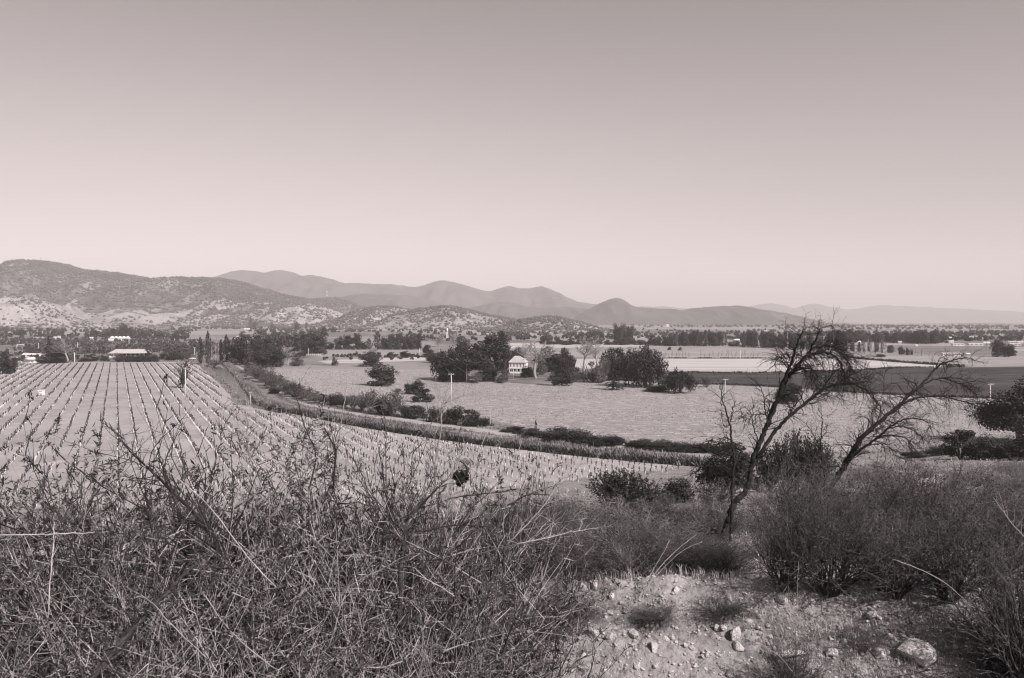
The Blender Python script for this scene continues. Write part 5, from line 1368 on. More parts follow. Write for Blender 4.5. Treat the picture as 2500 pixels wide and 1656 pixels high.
# scrub scattered over the slope
GS = 'low scrub on the slope below the berm'
LS = ['low grey scrub bush on the slope, more twigs than leaves', 'low dark scrub bush on the slope, thick with small leaves']
def slope_place(px, y):
    d = ', just beyond the berm' if y < 20 else ', part way down' if y < 50 else ', near the foot'
    return (' behind the left thicket' if px < 900 else ' behind the dried flower head' if px < 1220 else ' right of the pale crossing canes' if px < 1380 else ' left of the feathery bush' if px < 1470 else ' under the feathery bush' if px < 1570 else ' under the small dark bush' if px < 1690 else ' at the foot of the large dead tree' if px < 1850 else ' beneath the two dead trees' if px < 2050 else ' right of the dead trees' if px < 2250 else ' at the right edge') + d
n = 0; tries = 0
while n < 298 and tries < 9000:
    tries += 1
    if n < 44: px = 1190 + n * 13 + rt.uniform(-12, 12); y = rt.uniform(10.1, 12.4)
    elif n < 110: px = rt.uniform(1180, 1770); y = rt.uniform(12, 30)
    elif n < 185: px = rt.uniform(1830, 2600); y = rt.uniform(35, 155)
    else:
        y = 13.0 * (130 / 13.0) ** rt.random(); px = rt.uniform(-60, 2600)
    x = (px - 1250) / F * y
    if y > float(foot(x)) - 4: continue
    if y < 60 and px < 1100 and rt.random() < 0.6: continue
    f = fbm(x / 5.0, y / 7.0, 3)
    if n < 44 or 110 <= n < 185: f = abs(f) + 0.02
    if f < (-0.3 if y < 35 else -0.12): continue
    z = float(terr(x, y, False))
    h = rt.uniform(0.7, 1.5) * (1 + 0.25 * f) * (0.75 if y < 30 else 1.1)
    lim = np.interp(px, [0, 1150, 1350, 1500, 1680, 1760, 2100, 2300, 2500], [1215, 1215, 1210, 1198, 1190, 1150, 1130, 1112, 1108]) + rt.choice([0, 10, 30, 55, 80])
    if 1600 < px < 1840 and y < 19: lim = max(lim, 1305)
    if y < 13: lim = max(lim, 1265 + rt.uniform(0, 60))
    pz = project(x, y, z)[1]; top = project(x, y, z + h)[1]
    if top < lim: h *= (pz - lim) / (pz - top)
    if h < 0.28: continue
    w = max(h * rt.uniform(1.4, 2.2), 0.7)
    dk = f > 0.05
    plant('thorn' if (y < 34 and rt.random() < 0.55) else 'slopebrush', (x, y, float(terr(x, y)) - 0.04), w, h, ('low dark scrub bush' if dk else 'low grey scrub bush') + slope_place(px, y), 'bush', GS); n += 1

# ------------------------------------------------------------------ the dead leaning trees (traced in the plane of each tree, then given depth)
def zp(zx, zy): return (1600 + 0.38265 * zx, 750 + 0.38265 * zy)
def dead_tree(label, D0, stems, seed, name='dead_tree', twig_n=1.0, drift=0.8):
    rng = random.Random(seed)
    root = None; parts = []
    tws = []
    for k, (pts, r0, r1, dz, tw) in enumerate(stems):
        P3 = []
        m = len(pts)
        for i, (zx, zy) in enumerate(pts):
            px, py = zp(zx, zy); t = i / max(m - 1, 1)
            P3.append(at(px, py, D0 + dz[0] + (dz[1] - dz[0]) * t))
        L = smooth_line(P3, n=6)
        n = len(L)
        jit = np.array([[rng.gauss(0, 1) for _ in range(3)] for _ in range(n)]) * 0.012
        jit[0] = 0
        L = L + jit
        if root is None:
            gz = float(terr(L[0][0], L[0][1])) - 0.15
            if gz < L[0][2]: L = np.concatenate([[[L[0][0] - 0.03, L[0][1], gz]], L]); n += 1
            root = L[0].copy()
        R = 0.86 * np.linspace(r0, r1, n) * np.array([1 + rng.gauss(0, 0.06) for _ in range(n)])
        parts.append((L, R))
        # drooping twigs
        ln = np.r_[0, np.cumsum(np.linalg.norm(np.diff(L, axis=0), axis=1))]
        s = ln[-1] * tw[0]
        while s < ln[-1]:
            i = min(np.searchsorted(ln, s), n - 1); p = tuple(L[i]); d = norm(tuple(L[min(i + 1, n - 1)] - L[max(i - 1, 0)]))
            u = norm(cross(d, (rng.gauss(0, 1), rng.gauss(0, 1), rng.gauss(0, 1))))
            a = rng.uniform(0.5, 1.3)
            c = norm((d[0] * cos(a) + u[0] * sin(a), d[1] * cos(a) + u[1] * sin(a), d[2] * cos(a) + u[2] * sin(a)))
            PP = dict(step=0.075, wob=0.20, grav=-0.05 if tw[3] else 0.02, gmul=2.2 if tw[3] else 1, maxl=2, branch=(0.9, 0.6), ang=0.7, ratio=0.55, rmin=0.0038, first=0.0, leaf_lvl=9, rr=0.7)
            grow(rng, p, c, rng.uniform(0.35, 1.0) * tw[2], max(0.007, min(R[i] * 0.3, 0.016)), 0, tws, None, PP)
            s += tw[1] * rng.uniform(0.5, 1.5) / twig_n
    t = tag(obj(name, None, None, tuple(root)), label, 'tree')
    for k, (L, R) in enumerate(parts):
        L = L - root
        b = MB().tube([tuple(q) for q in L], list(R), 8 if R[0] > 0.06 else 6)
        obj('trunk' if k == 0 else 'limb', b.mesh('trunk' if k == 0 else 'limb', M['bark_black'], True), t)
    V, Fc = seg_geo(tws, 3)
    obj('twigs', mesh_np('twigs', V - root, Fc, M['bark_black']), t)

A_ = [
    ([(440, 1440), (462, 1380), (478, 1320), (505, 1250), (560, 1190), (595, 1125), (615, 1010), (650, 895), (700, 790), (745, 675), (785, 580), (820, 478)], 0.085, 0.062, (0, 0.4), (0.35, 0.16, 0.8, False)),
    ([(820, 478), (845, 410), (872, 345), (888, 290), (903, 235), (925, 175), (945, 150)], 0.050, 0.012, (0.4, 0.1), (0.2, 0.07, 0.7, False)),
    ([(815, 490), (860, 430), (900, 385), (950, 325), (1005, 300), (1075, 290), (1130, 302), (1172, 345), (1200, 410), (1215, 470)], 0.062, 0.012, (0.4, 0.9), (0.1, 0.06, 1.0, True)),
    ([(950, 325), (985, 280), (1005, 240), (1030, 190), (1045, 150), (1075, 128), (1130, 118)], 0.034, 0.006, (0.65, 0.3), (0.35, 0.08, 0.5, False)),
    ([(1035, 180), (1040, 130), (1045, 75)], 0.012, 0.004, (0.4, 0.3), (0.4, 0.12, 0.3, False)),
    ([(965, 310), (1010, 265), (1055, 250), (1105, 250), (1160, 275), (1205, 315), (1235, 360), (1245, 410)], 0.036, 0.008, (0.65, 1.1), (0.3, 0.06, 0.9, True)),
    ([(1105, 252), (1130, 215), (1155, 195)], 0.014, 0.005, (0.9, 1.1), (0.3, 0.1, 0.3, False)),
    ([(870, 345), (835, 300), (800, 315), (770, 345), (765, 375)], 0.020, 0.006, (0.3, -0.2), (0.2, 0.07, 0.5, True)),
    ([(850, 440), (900, 405), (955, 390), (1000, 400), (1030, 440)], 0.036, 0.010, (0.4, -0.2), (0.15, 0.05, 0.9, True)),
    ([(615, 1020), (680, 920), (760, 800), (850, 700), (950, 620), (1040, 548), (1110, 505), (1200, 490), (1280, 498), (1350, 530), (1400, 580), (1432, 635)], 0.062, 0.015, (0.2, 1.4), (0.30, 0.09, 0.85, True)),
    ([(1045, 545), (1085, 490), (1130, 430), (1180, 385)], 0.026, 0.007, (0.9, 0.7), (0.2, 0.09, 0.6, False)),
    ([(1195, 492), (1240, 440), (1290, 415), (1350, 388)], 0.024, 0.006, (1.1, 1.3), (0.2, 0.1, 0.6, False)),
    ([(1285, 498), (1340, 470), (1400, 445)], 0.020, 0.006, (1.2, 1.5), (0.2, 0.1, 0.5, True)),
    ([(845, 705), (880, 640), (925, 590), (940, 540)], 0.018, 0.006, (0.6, 0.2), (0.2, 0.1, 0.5, False)),
    ([(660, 880), (625, 760), (618, 690), (625, 610)], 0.018, 0.005, (0.0, -0.4), (0.2, 0.1, 0.4, False)),
    ([(715, 770), (700, 660), (690, 560), (660, 490)], 0.018, 0.005, (0.1, -0.4), (0.2, 0.12, 0.45, False)),
    ([(705, 690), (650, 685), (590, 715), (550, 705)], 0.016, 0.005, (0.1, -0.3), (0.1, 0.07, 0.5, True)),
]
dead_tree('large dead leaning tree with drooping black branches, left one of the pair', 19.0, A_, 5, twig_n=1.7)
C_ = [
    ([(488, 1262), (490, 1160), (500, 1010), (488, 860), (476, 745), (445, 650), (425, 575), (410, 500)], 0.040, 0.010, (0, 0.2), (0.3, 0.09, 0.6, True)),
    ([(480, 730), (492, 680), (505, 620), (515, 590)], 0.018, 0.005, (0.1, -0.1), (0.2, 0.12, 0.3, False)),
    ([(487, 850), (450, 830), (410, 850), (390, 900)], 0.020, 0.006, (0.1, -0.2), (0.1, 0.05, 0.8, True)),
    ([(498, 960), (440, 930), (370, 950), (330, 1010), (300, 1060)], 0.024, 0.006, (0.1, -0.3), (0.1, 0.05, 0.8, True)),
    ([(475, 750), (440, 760), (425, 700), (420, 560)], 0.014, 0.004, (0.1, -0.2), (0.3, 0.12, 0.3, False)),
    ([(500, 1010), (540, 960), (580, 940)], 0.018, 0.006, (0, 0.4), (0.1, 0.08, 0.6, True)),
]
dead_tree('slender upright dead stem with hanging twigs just left of the large dead leaning tree', 18.7, C_, 8, 'dead_sapling', 1.1)
B_ = [
    ([(1090, 1215), (1130, 1130), (1190, 1040), (1235, 955), (1290, 870), (1350, 800), (1420, 740), (1490, 682), (1560, 630), (1620, 560), (1680, 512)], 0.095, 0.048, (0, 0.8), (0.35, 0.12, 0.9, True)),
    ([(1680, 512), (1740, 450), (1790, 390), (1850, 355), (1930, 332), (2000, 325), (2060, 348)], 0.044, 0.008, (0.8, 1.2), (0.3, 0.10, 0.6, False)),
    ([(1790, 392), (1805, 345), (1830, 315), (1870, 310)], 0.014, 0.005, (1.0, 0.8), (0.3, 0.15, 0.3, False)),
    ([(1680, 515), (1760, 468), (1840, 455), (1920, 480), (1990, 512), (2050, 560)], 0.036, 0.008, (0.8, 1.6), (0.2, 0.09, 0.7, True)),
    ([(1840, 456), (1900, 450), (1970, 465), (2020, 500), (2045, 530)], 0.018, 0.005, (1.2, 1.0), (0.3, 0.12, 0.5, True)),
    ([(1570, 622), (1650, 585), (1740, 570), (1840, 572), (1920, 592), (2000, 612), (2075, 650), (2115, 710)], 0.042, 0.007, (0.6, 1.2), (0.25, 0.09, 0.9, True)),
    ([(1170, 1075), (1230, 990), (1270, 940), (1340, 890), (1420, 830), (1500, 765), (1560, 727), (1640, 710), (1710, 722), (1760, 765)], 0.062, 0.010, (0.1, -0.6), (0.35, 0.08, 0.8, True)),
    ([(1415, 833), (1500, 824), (1580, 828), (1625, 862), (1655, 915)], 0.030, 0.007, (-0.2, -0.8), (0.2, 0.08, 0.8, True)),
    ([(1500, 768), (1580, 765), (1650, 790), (1700, 830), (1715, 870)], 0.024, 0.006, (-0.3, -0.6), (0.2, 0.08, 0.7, True)),
    ([(1345, 888), (1420, 872), (1490, 890), (1520, 940)], 0.022, 0.006, (-0.2, -0.6), (0.2, 0.09, 0.8, True)),
    ([(1240, 950), (1290, 840), (1310, 800)], 0.030, 0.008, (0.2, -0.2), (0.2, 0.09, 0.6, False)),
    ([(1400, 760), (1430, 690), (1440, 640)], 0.020, 0.006, (0.4, 0.1), (0.2, 0.08, 0.6, True)),
    ([(1600, 585), (1560, 570), (1520, 565)], 0.018, 0.006, (0.6, 0.2), (0.2, 0.10, 0.4, True)),
    ([(1680, 514), (1640, 480), (1600, 470)], 0.014, 0.005, (0.8, 0.4), (0.2, 0.10, 0.4, False)),
    ([(1440, 640), (1425, 600), (1450, 560), (1465, 400)], 0.014, 0.004, (0.2, 0.1), (0.3, 0.10, 0.5, False)),
]
dead_tree('dead leaning tree with long arching branches, right one of the pair', 22.5, B_, 15, twig_n=1.6)
D_ = [
    ([(1080, 1110), (1066, 1000), (1056, 890), (1060, 800), (1065, 720), (1062, 680)], 0.030, 0.006, (0, 0), (0.35, 0.10, 0.5, False)),
    ([(1058, 890), (1030, 850), (1000, 800), (965, 740)], 0.016, 0.004, (0, -0.3), (0.2, 0.10, 0.4, False)),
    ([(1057, 880), (1045, 830), (1020, 790)], 0.014, 0.004, (0, 0.3), (0.2, 0.10, 0.4, False)),
    ([(1060, 840), (1090, 790), (1100, 740)], 0.014, 0.004, (0, 0.3), (0.2, 0.10, 0.4, False)),
]
dead_tree('thin bare sapling standing between the two dead leaning trees', 21.0, D_, 25, 'bare_sapling', 1.0)

# ------------------------------------------------------------------ the berm: rocks, stones, grass, weeds
def rock_mesh(seed, ang=1.0):
    rs = np.random.RandomState(seed)
    import bmesh
    bm = bmesh.new(); bmesh.ops.create_icosphere(bm, subdivisions=2, radius=0.5)
    pl = [(unit(rs, 1)[0], rs.uniform(0.26, 0.42)) for _ in range(11)]
    for v in bm.verts:
        c = np.array(v.co)
        for nrm, d in pl:
            k = c.dot(nrm) - d
            if k > 0: c = c - nrm * k
        c = c * (1 + 0.10 * (rs.rand() - 0.5)); v.co = c
    me = bpy.data.meshes.new('rock'); bm.to_mesh(me); bm.free()
    me.materials.append(M['rock']); return me
ROCKS = [rock_mesh(300 + i) for i in range(8)]
rr = random.Random(12)
def rock(px, py, wpx, hpx, label, group=None, mi=None):
    p = ground(px, py, True); s = p[1] / F; w = wpx * s; h = hpx * s
    z = float(terr(p[0], p[1]))
    o = obj('rock', ROCKS[rr.randrange(8) if mi is None else mi], None, (p[0], p[1], z + h * 0.30), rr.uniform(0, 6.28), (w * 1.45, w * 1.2, h * 1.6))
    o.rotation_euler = (rr.uniform(-.4, .4), rr.uniform(-.4, .4), rr.uniform(0, 6.28))
    tag(o, label, 'rock', group)
for a in ((2232, 1608, 74, 56, 'largest pale rock on the berm, at the lower right'), (2148, 1596, 30, 20, 'pale rounded rock left of the largest rock'), (2112, 1584, 24, 16, 'small pale rock two left of the largest rock'),
          (2088, 1578, 20, 16, 'small pale stone above the shadowed gap right of the white slab'), (2060, 1570, 16, 14, 'tiny pale stone right of the tall dark stone'), (2128, 1508, 24, 20, 'pale pointed rock high on the berm below the thicket'),
          (1448, 1552, 20, 24, 'pale angular rock at the left of the berm, partly behind twigs'), (1597, 1588, 20, 26, 'pale tilted rock on the left part of the berm'), (1652, 1448, 14, 20, 'pale pointed stone standing on the berm crest'),
          (1908, 1470, 22, 16, 'pale stone with a dark hollow beside it, high on the berm'), (1750, 1537, 16, 12, 'small rounded white stone in the middle of the berm'), (1828, 1519, 14, 10, 'small pale stone right of the rounded white stone'),
          (1795, 1556, 26, 28, 'dark shadowed stone in the middle of the berm'), (1800, 1582, 22, 14, 'grey stone below the dark shadowed stone'), (1545, 1552, 24, 18, 'dark sided stone left of the tilted pale rock'),
          (1985, 1474, 14, 14, 'small pale stone under the thicket edge on the berm'), (1418, 1438, 24, 20, 'grey rock at the left end of the berm crest'), (1452, 1436, 16, 14, 'small rock right of the grey rock on the berm crest'),
          (1492, 1460, 14, 14, 'dark stone on the left part of the berm below the crest'), (1960, 1447, 22, 8, 'flat white stone on the crest under the thicket'), (1785, 1648, 22, 18, 'dark stone at the foot of the berm by the bottom edge'),
          (2030, 1600, 24, 20, 'pale broken stone left of the shadowed hollow'), (1690, 1585, 14, 12, 'small stone at the lower middle left of the berm'), (1725, 1602, 12, 10, 'tiny stone at the foot of the berm, middle left'), (2330, 1448, 18, 14, 'pale stone at the right end of the berm under the thorns'),
          (2475, 1466, 26, 20, 'pale rock at the far right behind the nearest thorn bush'), (1640, 1560, 14, 10, 'small pale stone right of the tilted pale rock')):
    rock(*a)
def slab():
    p = ground(1925, 1603, True); s = p[1] / F
    o = obj('stone_slab', ROCKS[3], None, (p[0], p[1], float(terr(p[0], p[1])) + 0.03), 0.15, (72 * s * 1.2, 0.2, 14 * s * 1.4)); tag(o, 'long flat white slab of stone low on the middle of the berm', 'rock')
slab()
for i in range(150):
    px = rr.uniform(1300, 2420); py = rr.uniform(1430, 1645); w = rr.uniform(5, 9) * rr.choice((1, 1, 1.3, 2.0))
    rock(px, py, w, w * rr.uniform(0.5, 0.9), 'small loose stone lying on the berm', 'small loose stones on the berm')
def pebbles():
    rs = np.random.RandomState(3); n = 5000
    x = rs.uniform(-1.0, 6.5, n); y = rs.uniform(6.6, 10.3, n)
    P = np.c_[x, y, terr(x, y)]
    V, Fc = blobs(P, rs.uniform(0.006, 0.026, n) * rs.choice([1, 1, 1.6], n), rs, 0.7)
    tag(obj('pebbles', mesh_np('pebbles', V, Fc, M['rock'])), kind='stuff')
pebbles()
def grass_blades(name, pts, h, m, seed, blade=0.004, lean=0.35, per=7):
    rs = np.random.RandomState(seed); n = len(pts) * per
    P = np.repeat(np.asarray(pts), per, 0) + np.c_[rs.normal(0, 0.035, (n, 2)), np.zeros(n)]
    hh = h * rs.uniform(0.35, 1.2, n); a = rs.uniform(0, 2 * pi, n); l = hh * lean * rs.uniform(0.2, 1.6, n)
    d = np.c_[np.cos(a), np.sin(a), 0 * a]; w = np.c_[-np.sin(a), np.cos(a), 0 * a] * (blade * rs.uniform(0.6, 1.5, n))[:, None]
    mid = P + d * (l * 0.35)[:, None] + np.c_[0 * a, 0 * a, hh * 0.6]; tip = P + d * l[:, None] + np.c_[0 * a, 0 * a, hh * (1 - 0.25 * lean)]
    V = np.stack([P - w, P + w, mid + w * 0.7, mid - w * 0.7, tip + w * 0.15, tip - w * 0.15], 1).reshape(-1, 3)
    b = (np.arange(n) * 6)[:, None]
    Fc = np.concatenate([b + np.array([[0, 1, 2, 3]]), b + np.array([[3, 2, 4, 5]])])
    tag(obj(name, mesh_np(name, V, Fc, m)), kind='stuff')
def berm_grass():
    rs = np.random.RandomState(6)
    x = rs.uniform(-0.8, 3.6, 520); y = rs.normal(9.95, 0.16, 520); k = (fbm(x * 1.6, y * 0.8, 3) > 0.05) & (x > 0.1)
    grass_blades('dry_grass', np.c_[x, y, terr(x, y)][k], 0.13, M['straw'], 7, 0.003, 0.5, 4)
    x = rs.uniform(-1.5, 6, 4200); y = rs.uniform(7.7, 9.9, 4200); k = fbm(x * 1.1 + 4, y * 1.4, 3) > 0.02
    grass_blades('dry_grass', np.c_[x, y, terr(x, y)][k], 0.08, M['straw'], 8, 0.0022, 1.1, 6)
    x = rs.uniform(-1.5, 6, 2600); y = rs.uniform(7.9, 9.7, 2600); k = fbm(x * 0.9 + 9, y * 1.2 + 3, 3) > 0.12
    grass_blades('dead_litter', np.c_[x, y, terr(x, y)][k], 0.05, M['twig_thorn'], 19, 0.0022, 2.0, 6)
    x = rs.uniform(-10, 14, 2600); y = rs.uniform(11.5, 26, 2600); k = fbm(x * 0.4, y * 0.4, 3) > -0.1
    grass_blades('slope_grass', np.c_[x, y, terr(x, y)][k], 0.22, M['straw'], 10, 0.008, 0.6, 6)
    x = rs.uniform(-30, 70, 6000); y = rs.uniform(24, 130, 6000); k = (fbm(x * 0.12, y * 0.12, 3) > -0.05) & (y < foot(x) - 1) & (np.abs(x / y) < 0.7)
    grass_blades('slope_grass', np.c_[x, y, terr(x, y)][k], 0.40, M['straw'], 11, 0.03, 0.6, 4)
berm_grass()

# ------------------------------------------------------------------ the near thicket at the left
def m_front(seed, n=16, h=1.0, leaf='leaf_bush', lean=0.9, leaf_p=0.75, rmin=0.0014, r=0.0068, tm='twig'):
    rng = random.Random(seed); rs = np.random.RandomState(seed); segs = []; lv = []
    P = dict(step=0.055, wob=0.10, grav=0.015, maxl=3, branch=(1.15, 0.95, 0.6), ang=0.75, ratio=0.46, rmin=rmin, first=0.12, leaf_lvl=1, leaf_n=4, leaf_p=leaf_p, rr=0.55)
    for k in range(n):
        a = rng.uniform(0, 2 * pi); t = rng.uniform(0.05, lean)
        grow(rng, (cos(a) * 0.10, sin(a) * 0.10, -0.03), norm((cos(a) * t, sin(a) * t, 1)), rng.uniform(0.6, 1.0), r, 0, segs, lv, P)
    A = np.array([s[1] for s in segs]); top = np.percentile(A[:, 2], 99.3); sc = h / top
    big = [s for s in segs if s[2] > 0.003]; small = [s for s in segs if s[2] <= 0.003]
    V, Fc = seg_geo(big, 5); V2, F2 = seg_geo(small, 3)
    C = np.array([l[0] for l in lv]); D_ = np.array([l[1] for l in lv])
    al = D_ + rs.normal(0, 0.55, D_.shape)
    al /= np.linalg.norm(al, axis=1, keepdims=True)
    sz = 0.0095
    Vl, Fl = leaf_geo(C + al * sz * 0.9, unit(rs, len(C)) + [0, 0, 0.2], sz, rs, 0.17, al)
    # long dry stalks caught in the bush
    st = []
    for k in range(120):
        a = rng.uniform(0, 2 * pi); q = rng.uniform(0, 0.4); p = (cos(a) * q, sin(a) * q, rng.uniform(0.05, 0.75)); d = norm((rng.gauss(0, 1), rng.gauss(0, 1), rng.gauss(0.45, 0.5))); L = rng.uniform(0.2, 0.5)
        for j in range(4):
            e = tuple(p[i] + d[i] * L / 4 for i in range(3)); st.append((p, e, 0.0016 * (1 - j * .2), 0.0016 * (0.8 - j * .2))); p = e; d = norm((d[0] + rng.gauss(0, .05), d[1] + rng.gauss(0, .05), d[2] - 0.04))
            if rng.random() < 0.5:
                c = norm((d[0] + rng.gauss(0, .8), d[1] + rng.gauss(0, .8), d[2] + rng.gauss(0, .8))); st.append((p, tuple(p[i] + c[i] * 0.05 for i in range(3)), 0.0014, 0.0006))
    V3, F3 = seg_geo(st, 4)
    return [('stems', mesh_np('stems', V * sc, Fc, M['bark'])), ('twigs', mesh_np('twigs', V2 * sc, F2, M[tm])), ('foliage', mesh_np('foliage', Vl * sc, Fl, M[leaf])), ('dry_stalks', mesh_np('dry_stalks', V3, F3, M['twig_pale']))], np.abs(A[:, :2]).max() * sc
FR = [m_front(s) for s in (401, 402, 403, 404)] + [m_front(s, 13, 1.0, 'leaf_bush', 0.45, 0.16, 0.0021, 0.0085, 'twig_dark') for s in (411, 412, 413)]  # airy models come last: their darker twig colour stands in for backlit shoots
print('front tris', [[(n_, len(me.polygons)) for n_, me in f[0]] for f in FR])
def front(px, D, top, label, var, squash=1.0, group=None, name='leafy_thorn_bush'):
    x = (px - 1250) / F * D; z = float(terr(x, D)); h = at(px, top, D)[2] - z
    t = tag(obj(name, None, None, (x, D, z - 0.03), rt.uniform(0, 6.28), (h * squash, h * squash, h)), label, 'bush', group)
    for n_, me in FR[var][0]:
        o_ = obj(n_, me, t)
        if n_ != 'foliage': o_['kind'] = 'stuff'
k = 0
for px, D, top, l in ((-60, 5.6, 1215, 'bush at the left edge of the near thicket, back row'), (130, 5.4, 1200, 'bush second from the left in the near thicket, back row'), (330, 5.2, 1110, 'bush under the upright dark limb in the near thicket'),
                      (470, 5.4, 1060, 'tall bush whose sparse top stands against the vineyard, left of centre'), (640, 5.2, 1130, 'bush with fine upright shoots in the middle of the near thicket'), (800, 5.4, 1090, 'tall sparse topped bush right of the middle of the near thicket'),
                      (960, 5.2, 1130, 'bush left of the dark dried flower head'), (1080, 5.0, 1150, 'bush just below the dark dried flower head'), (1150, 5.2, 1225, 'bush with long pale shoots at the right end of the near thicket'),
                      (60, 4.2, 1300, 'leafy bush at the left in the middle row of the near thicket'), (300, 4.0, 1290, 'leafy bush below the pale horizontal stalk at the left'), (540, 4.1, 1270, 'leafy bush in the centre of the near thicket'), (780, 4.0, 1280, 'leafy bush right of the centre of the near thicket'),
                      (1000, 4.2, 1300, 'leafy bush round the upright trunk near the right end of the thicket'), (1110, 4.4, 1350, 'thin leafed bush thinning out towards the berm'),
                      (-20, 3.1, 1400, 'leafy bush at the bottom left corner'), (250, 3.0, 1430, 'leafy bush at the bottom edge beside the leaning dark limb'), (520, 3.0, 1420, 'leafy bush at the bottom edge, left of the middle'), (800, 3.1, 1430, 'leafy bush at the bottom edge in the middle'), (1010, 3.4, 1470, 'leafy bush at the bottom edge where the thicket thins'),
                      (1290, 5.4, 1560, 'low leafy bush in front of the left end of the berm')):
    front(px, D, top, l, k % 4, 1.0 if px < 900 else 0.62); k += 1
for x, b_, w, h, l in ((2500, 1590, 300, 330, 'dark leafless thorn bush at the lower right edge, behind the corner bush'), (2560, 1700, 420, 400, 'dark thorn bush filling the bottom right corner'), (2440, 1640, 170, 150, 'low thorny bush at the right end of the berm')):
    thorn(x, b_, w, h, l)
k = 0
for px, D, top, l in ((170, 5.0, 1160, 'airy thin shooted bush at the left over the vineyard rows'), (300, 5.0, 1085, 'airy bush whose fine shoots cross the pale horizontal path'), (400, 5.3, 1040, 'airy bush of fine shoots behind the crooked dark limb'), (500, 4.9, 1075, 'airy bush of fine shoots right of the crooked dark limb'), (590, 5.2, 1050, 'airy bush of fine shoots below the canal path'),
                      (690, 4.9, 1090, 'airy bush of fine shoots in the middle, left of the long brown shoot'), (790, 5.2, 1040, 'airy bush of fine shoots round the dark knobbly shoot'), (880, 4.9, 1110, 'airy bush of fine shoots right of the very tall thin shoot'), (980, 5.0, 1150, 'airy bush of fine shoots left of the bare upright shoot'), (1062, 4.6, 1050, 'tall airy bush of fine shoots just left of the dried flower head'),
                      (1190, 4.8, 1165, 'airy bush of pale shoots right of the dried flower head'), (1225, 5.0, 1190, 'airy bush of pale shoots at the end of the thicket')):
    front(px, D, top + 28, l, 4 + k % 3, 0.85 if px < 1000 else 0.6, None, 'airy_thorn_bush'); k += 1
def small_bush(px, base, wpx, hpx, label): thorn(px, base, wpx, hpx, label, None, 'thorn')
small_bush(1930, 1690, 150, 170, 'thin twiggy bush at the bottom edge in front of the berm')
small_bush(1600, 1500, 150, 42, 'flat twiggy weed on the left part of the berm')
small_bush(2100, 1545, 170, 46, 'flat twiggy weed above the pale stones on the berm')
small_bush(1760, 1490, 140, 38, 'flat twiggy weed under the middle of the berm crest')
small_bush(1400, 1500, 150, 60, 'low twiggy weed at the left end of the berm face')
small_bush(1350, 1560, 160, 170, 'sparse twiggy weed at the left foot of the berm')

# ------------------------------------------------------------------ single canes and limbs that stand out of the thicket
def cane(label, pts, D, r0, r1, m='twig_pale', spines=True, name='dry_cane', seed=0, side=0):
    rng = random.Random(seed); P3 = [at(px, py, D[0] + (D[1] - D[0]) * i / (len(pts) - 1)) for i, (px, py) in enumerate(pts)]
    L = smooth_line(P3, n=6); n = len(L)
    L = L + np.array([[rng.gauss(0, 1) for _ in range(3)] for _ in range(n)]) * 0.0012
    root = L[0].copy(); R = np.linspace(r0, r1, n) * 0.62 * np.array([1 + rng.gauss(0, 0.10) for _ in range(n)]) * np.clip(0.35 + np.arange(n) / 4, 0, 1)
    t = tag(obj(name, None, None, tuple(root)), label, 'branch' if 'limb' in label or 'trunk' in label else 'stalk')
    obj('stem', MB().tube([tuple(q) for q in L - root], list(R), 7).mesh('stem', M[m], True), t)
    sg = []
    for i in range(1, n - 1):
        for _ in range(2 if side else 1):
            if rng.random() < (0.75 if spines else 0):
                d = norm(tuple(L[i + 1] - L[i])); c = norm((d[0] * 0.6 + rng.gauss(0, .7), d[1] * 0.6 + rng.gauss(0, .7), d[2] * 0.6 + rng.gauss(0, .7)))
                if side and rng.random() < 0.6:
                    PP = dict(step=0.05, wob=0.12, grav=0.01, maxl=1, branch=(0.7,), ang=0.8, ratio=0.4, rmin=0.0012, first=0, leaf_lvl=9)
                    grow(rng, tuple(L[i] - root), c, rng.uniform(0.08, 0.3) * side, R[i] * 0.5, 0, sg, None, PP)
                else:
                    l = rng.uniform(0.015, 0.05); p = L[i] - root; sg.append((tuple(p), tuple(p[j] + c[j] * l for j in range(3)), R[i] * 0.45, 0.0006))
    if sg:
        V, Fc = seg_geo(sg, 4); obj('twigs', mesh_np('twigs', V, Fc, M[m]), t)
z1 = lambda x, y: (x * 0.482, 900 + y * 0.482)
z2 = lambda x, y: (800 + x * 0.482, 900 + y * 0.482)
cane('long pale straight stalk slanting down through the middle of the near thicket', [z1(830, 500), z1(1050, 690), z1(1250, 950), z1(1400, 1110)], (3.6, 3.3), 0.004, 0.0045, seed=1)
cane('pale horizontal stalk running in from the left edge', [z1(-60, 842), z1(120, 842), z1(300, 836), z1(480, 830)], (3.0, 3.2), 0.0045, 0.003, seed=2)
cane('pale upright stalk near the left edge', [z1(238, 1290), z1(255, 1080), z1(270, 900), z1(276, 780)], (3.1, 3.3), 0.0045, 0.003, seed=3)
cane('pale stalk slanting to the bottom of the picture', [z1(1420, 1540), z1(1300, 1450), z1(1150, 1310), z1(1030, 1140)], (2.8, 3.1), 0.0045, 0.003, seed=4)
cane('thick leaning dark limb at the lower left', [z1(380, 1660), z1(500, 1530), z1(610, 1390), z1(720, 1270), z1(830, 1150), z1(930, 1050), z1(1000, 980)], (2.7, 3.4), 0.021, 0.011, 'bark', True, 'woody_shoot', 5, 1)
cane('dark crooked limb rising to the left against the vineyard', [z1(1120, 1010), z1(1100, 920), z1(1060, 830), z1(1020, 770), z1(940, 690), z1(860, 610), z1(800, 550), z1(750, 505), z1(700, 460), z1(640, 400), z1(590, 330)], (4.6, 4.9), 0.024, 0.004, 'bark_black', True, 'woody_shoot', 6, 2)
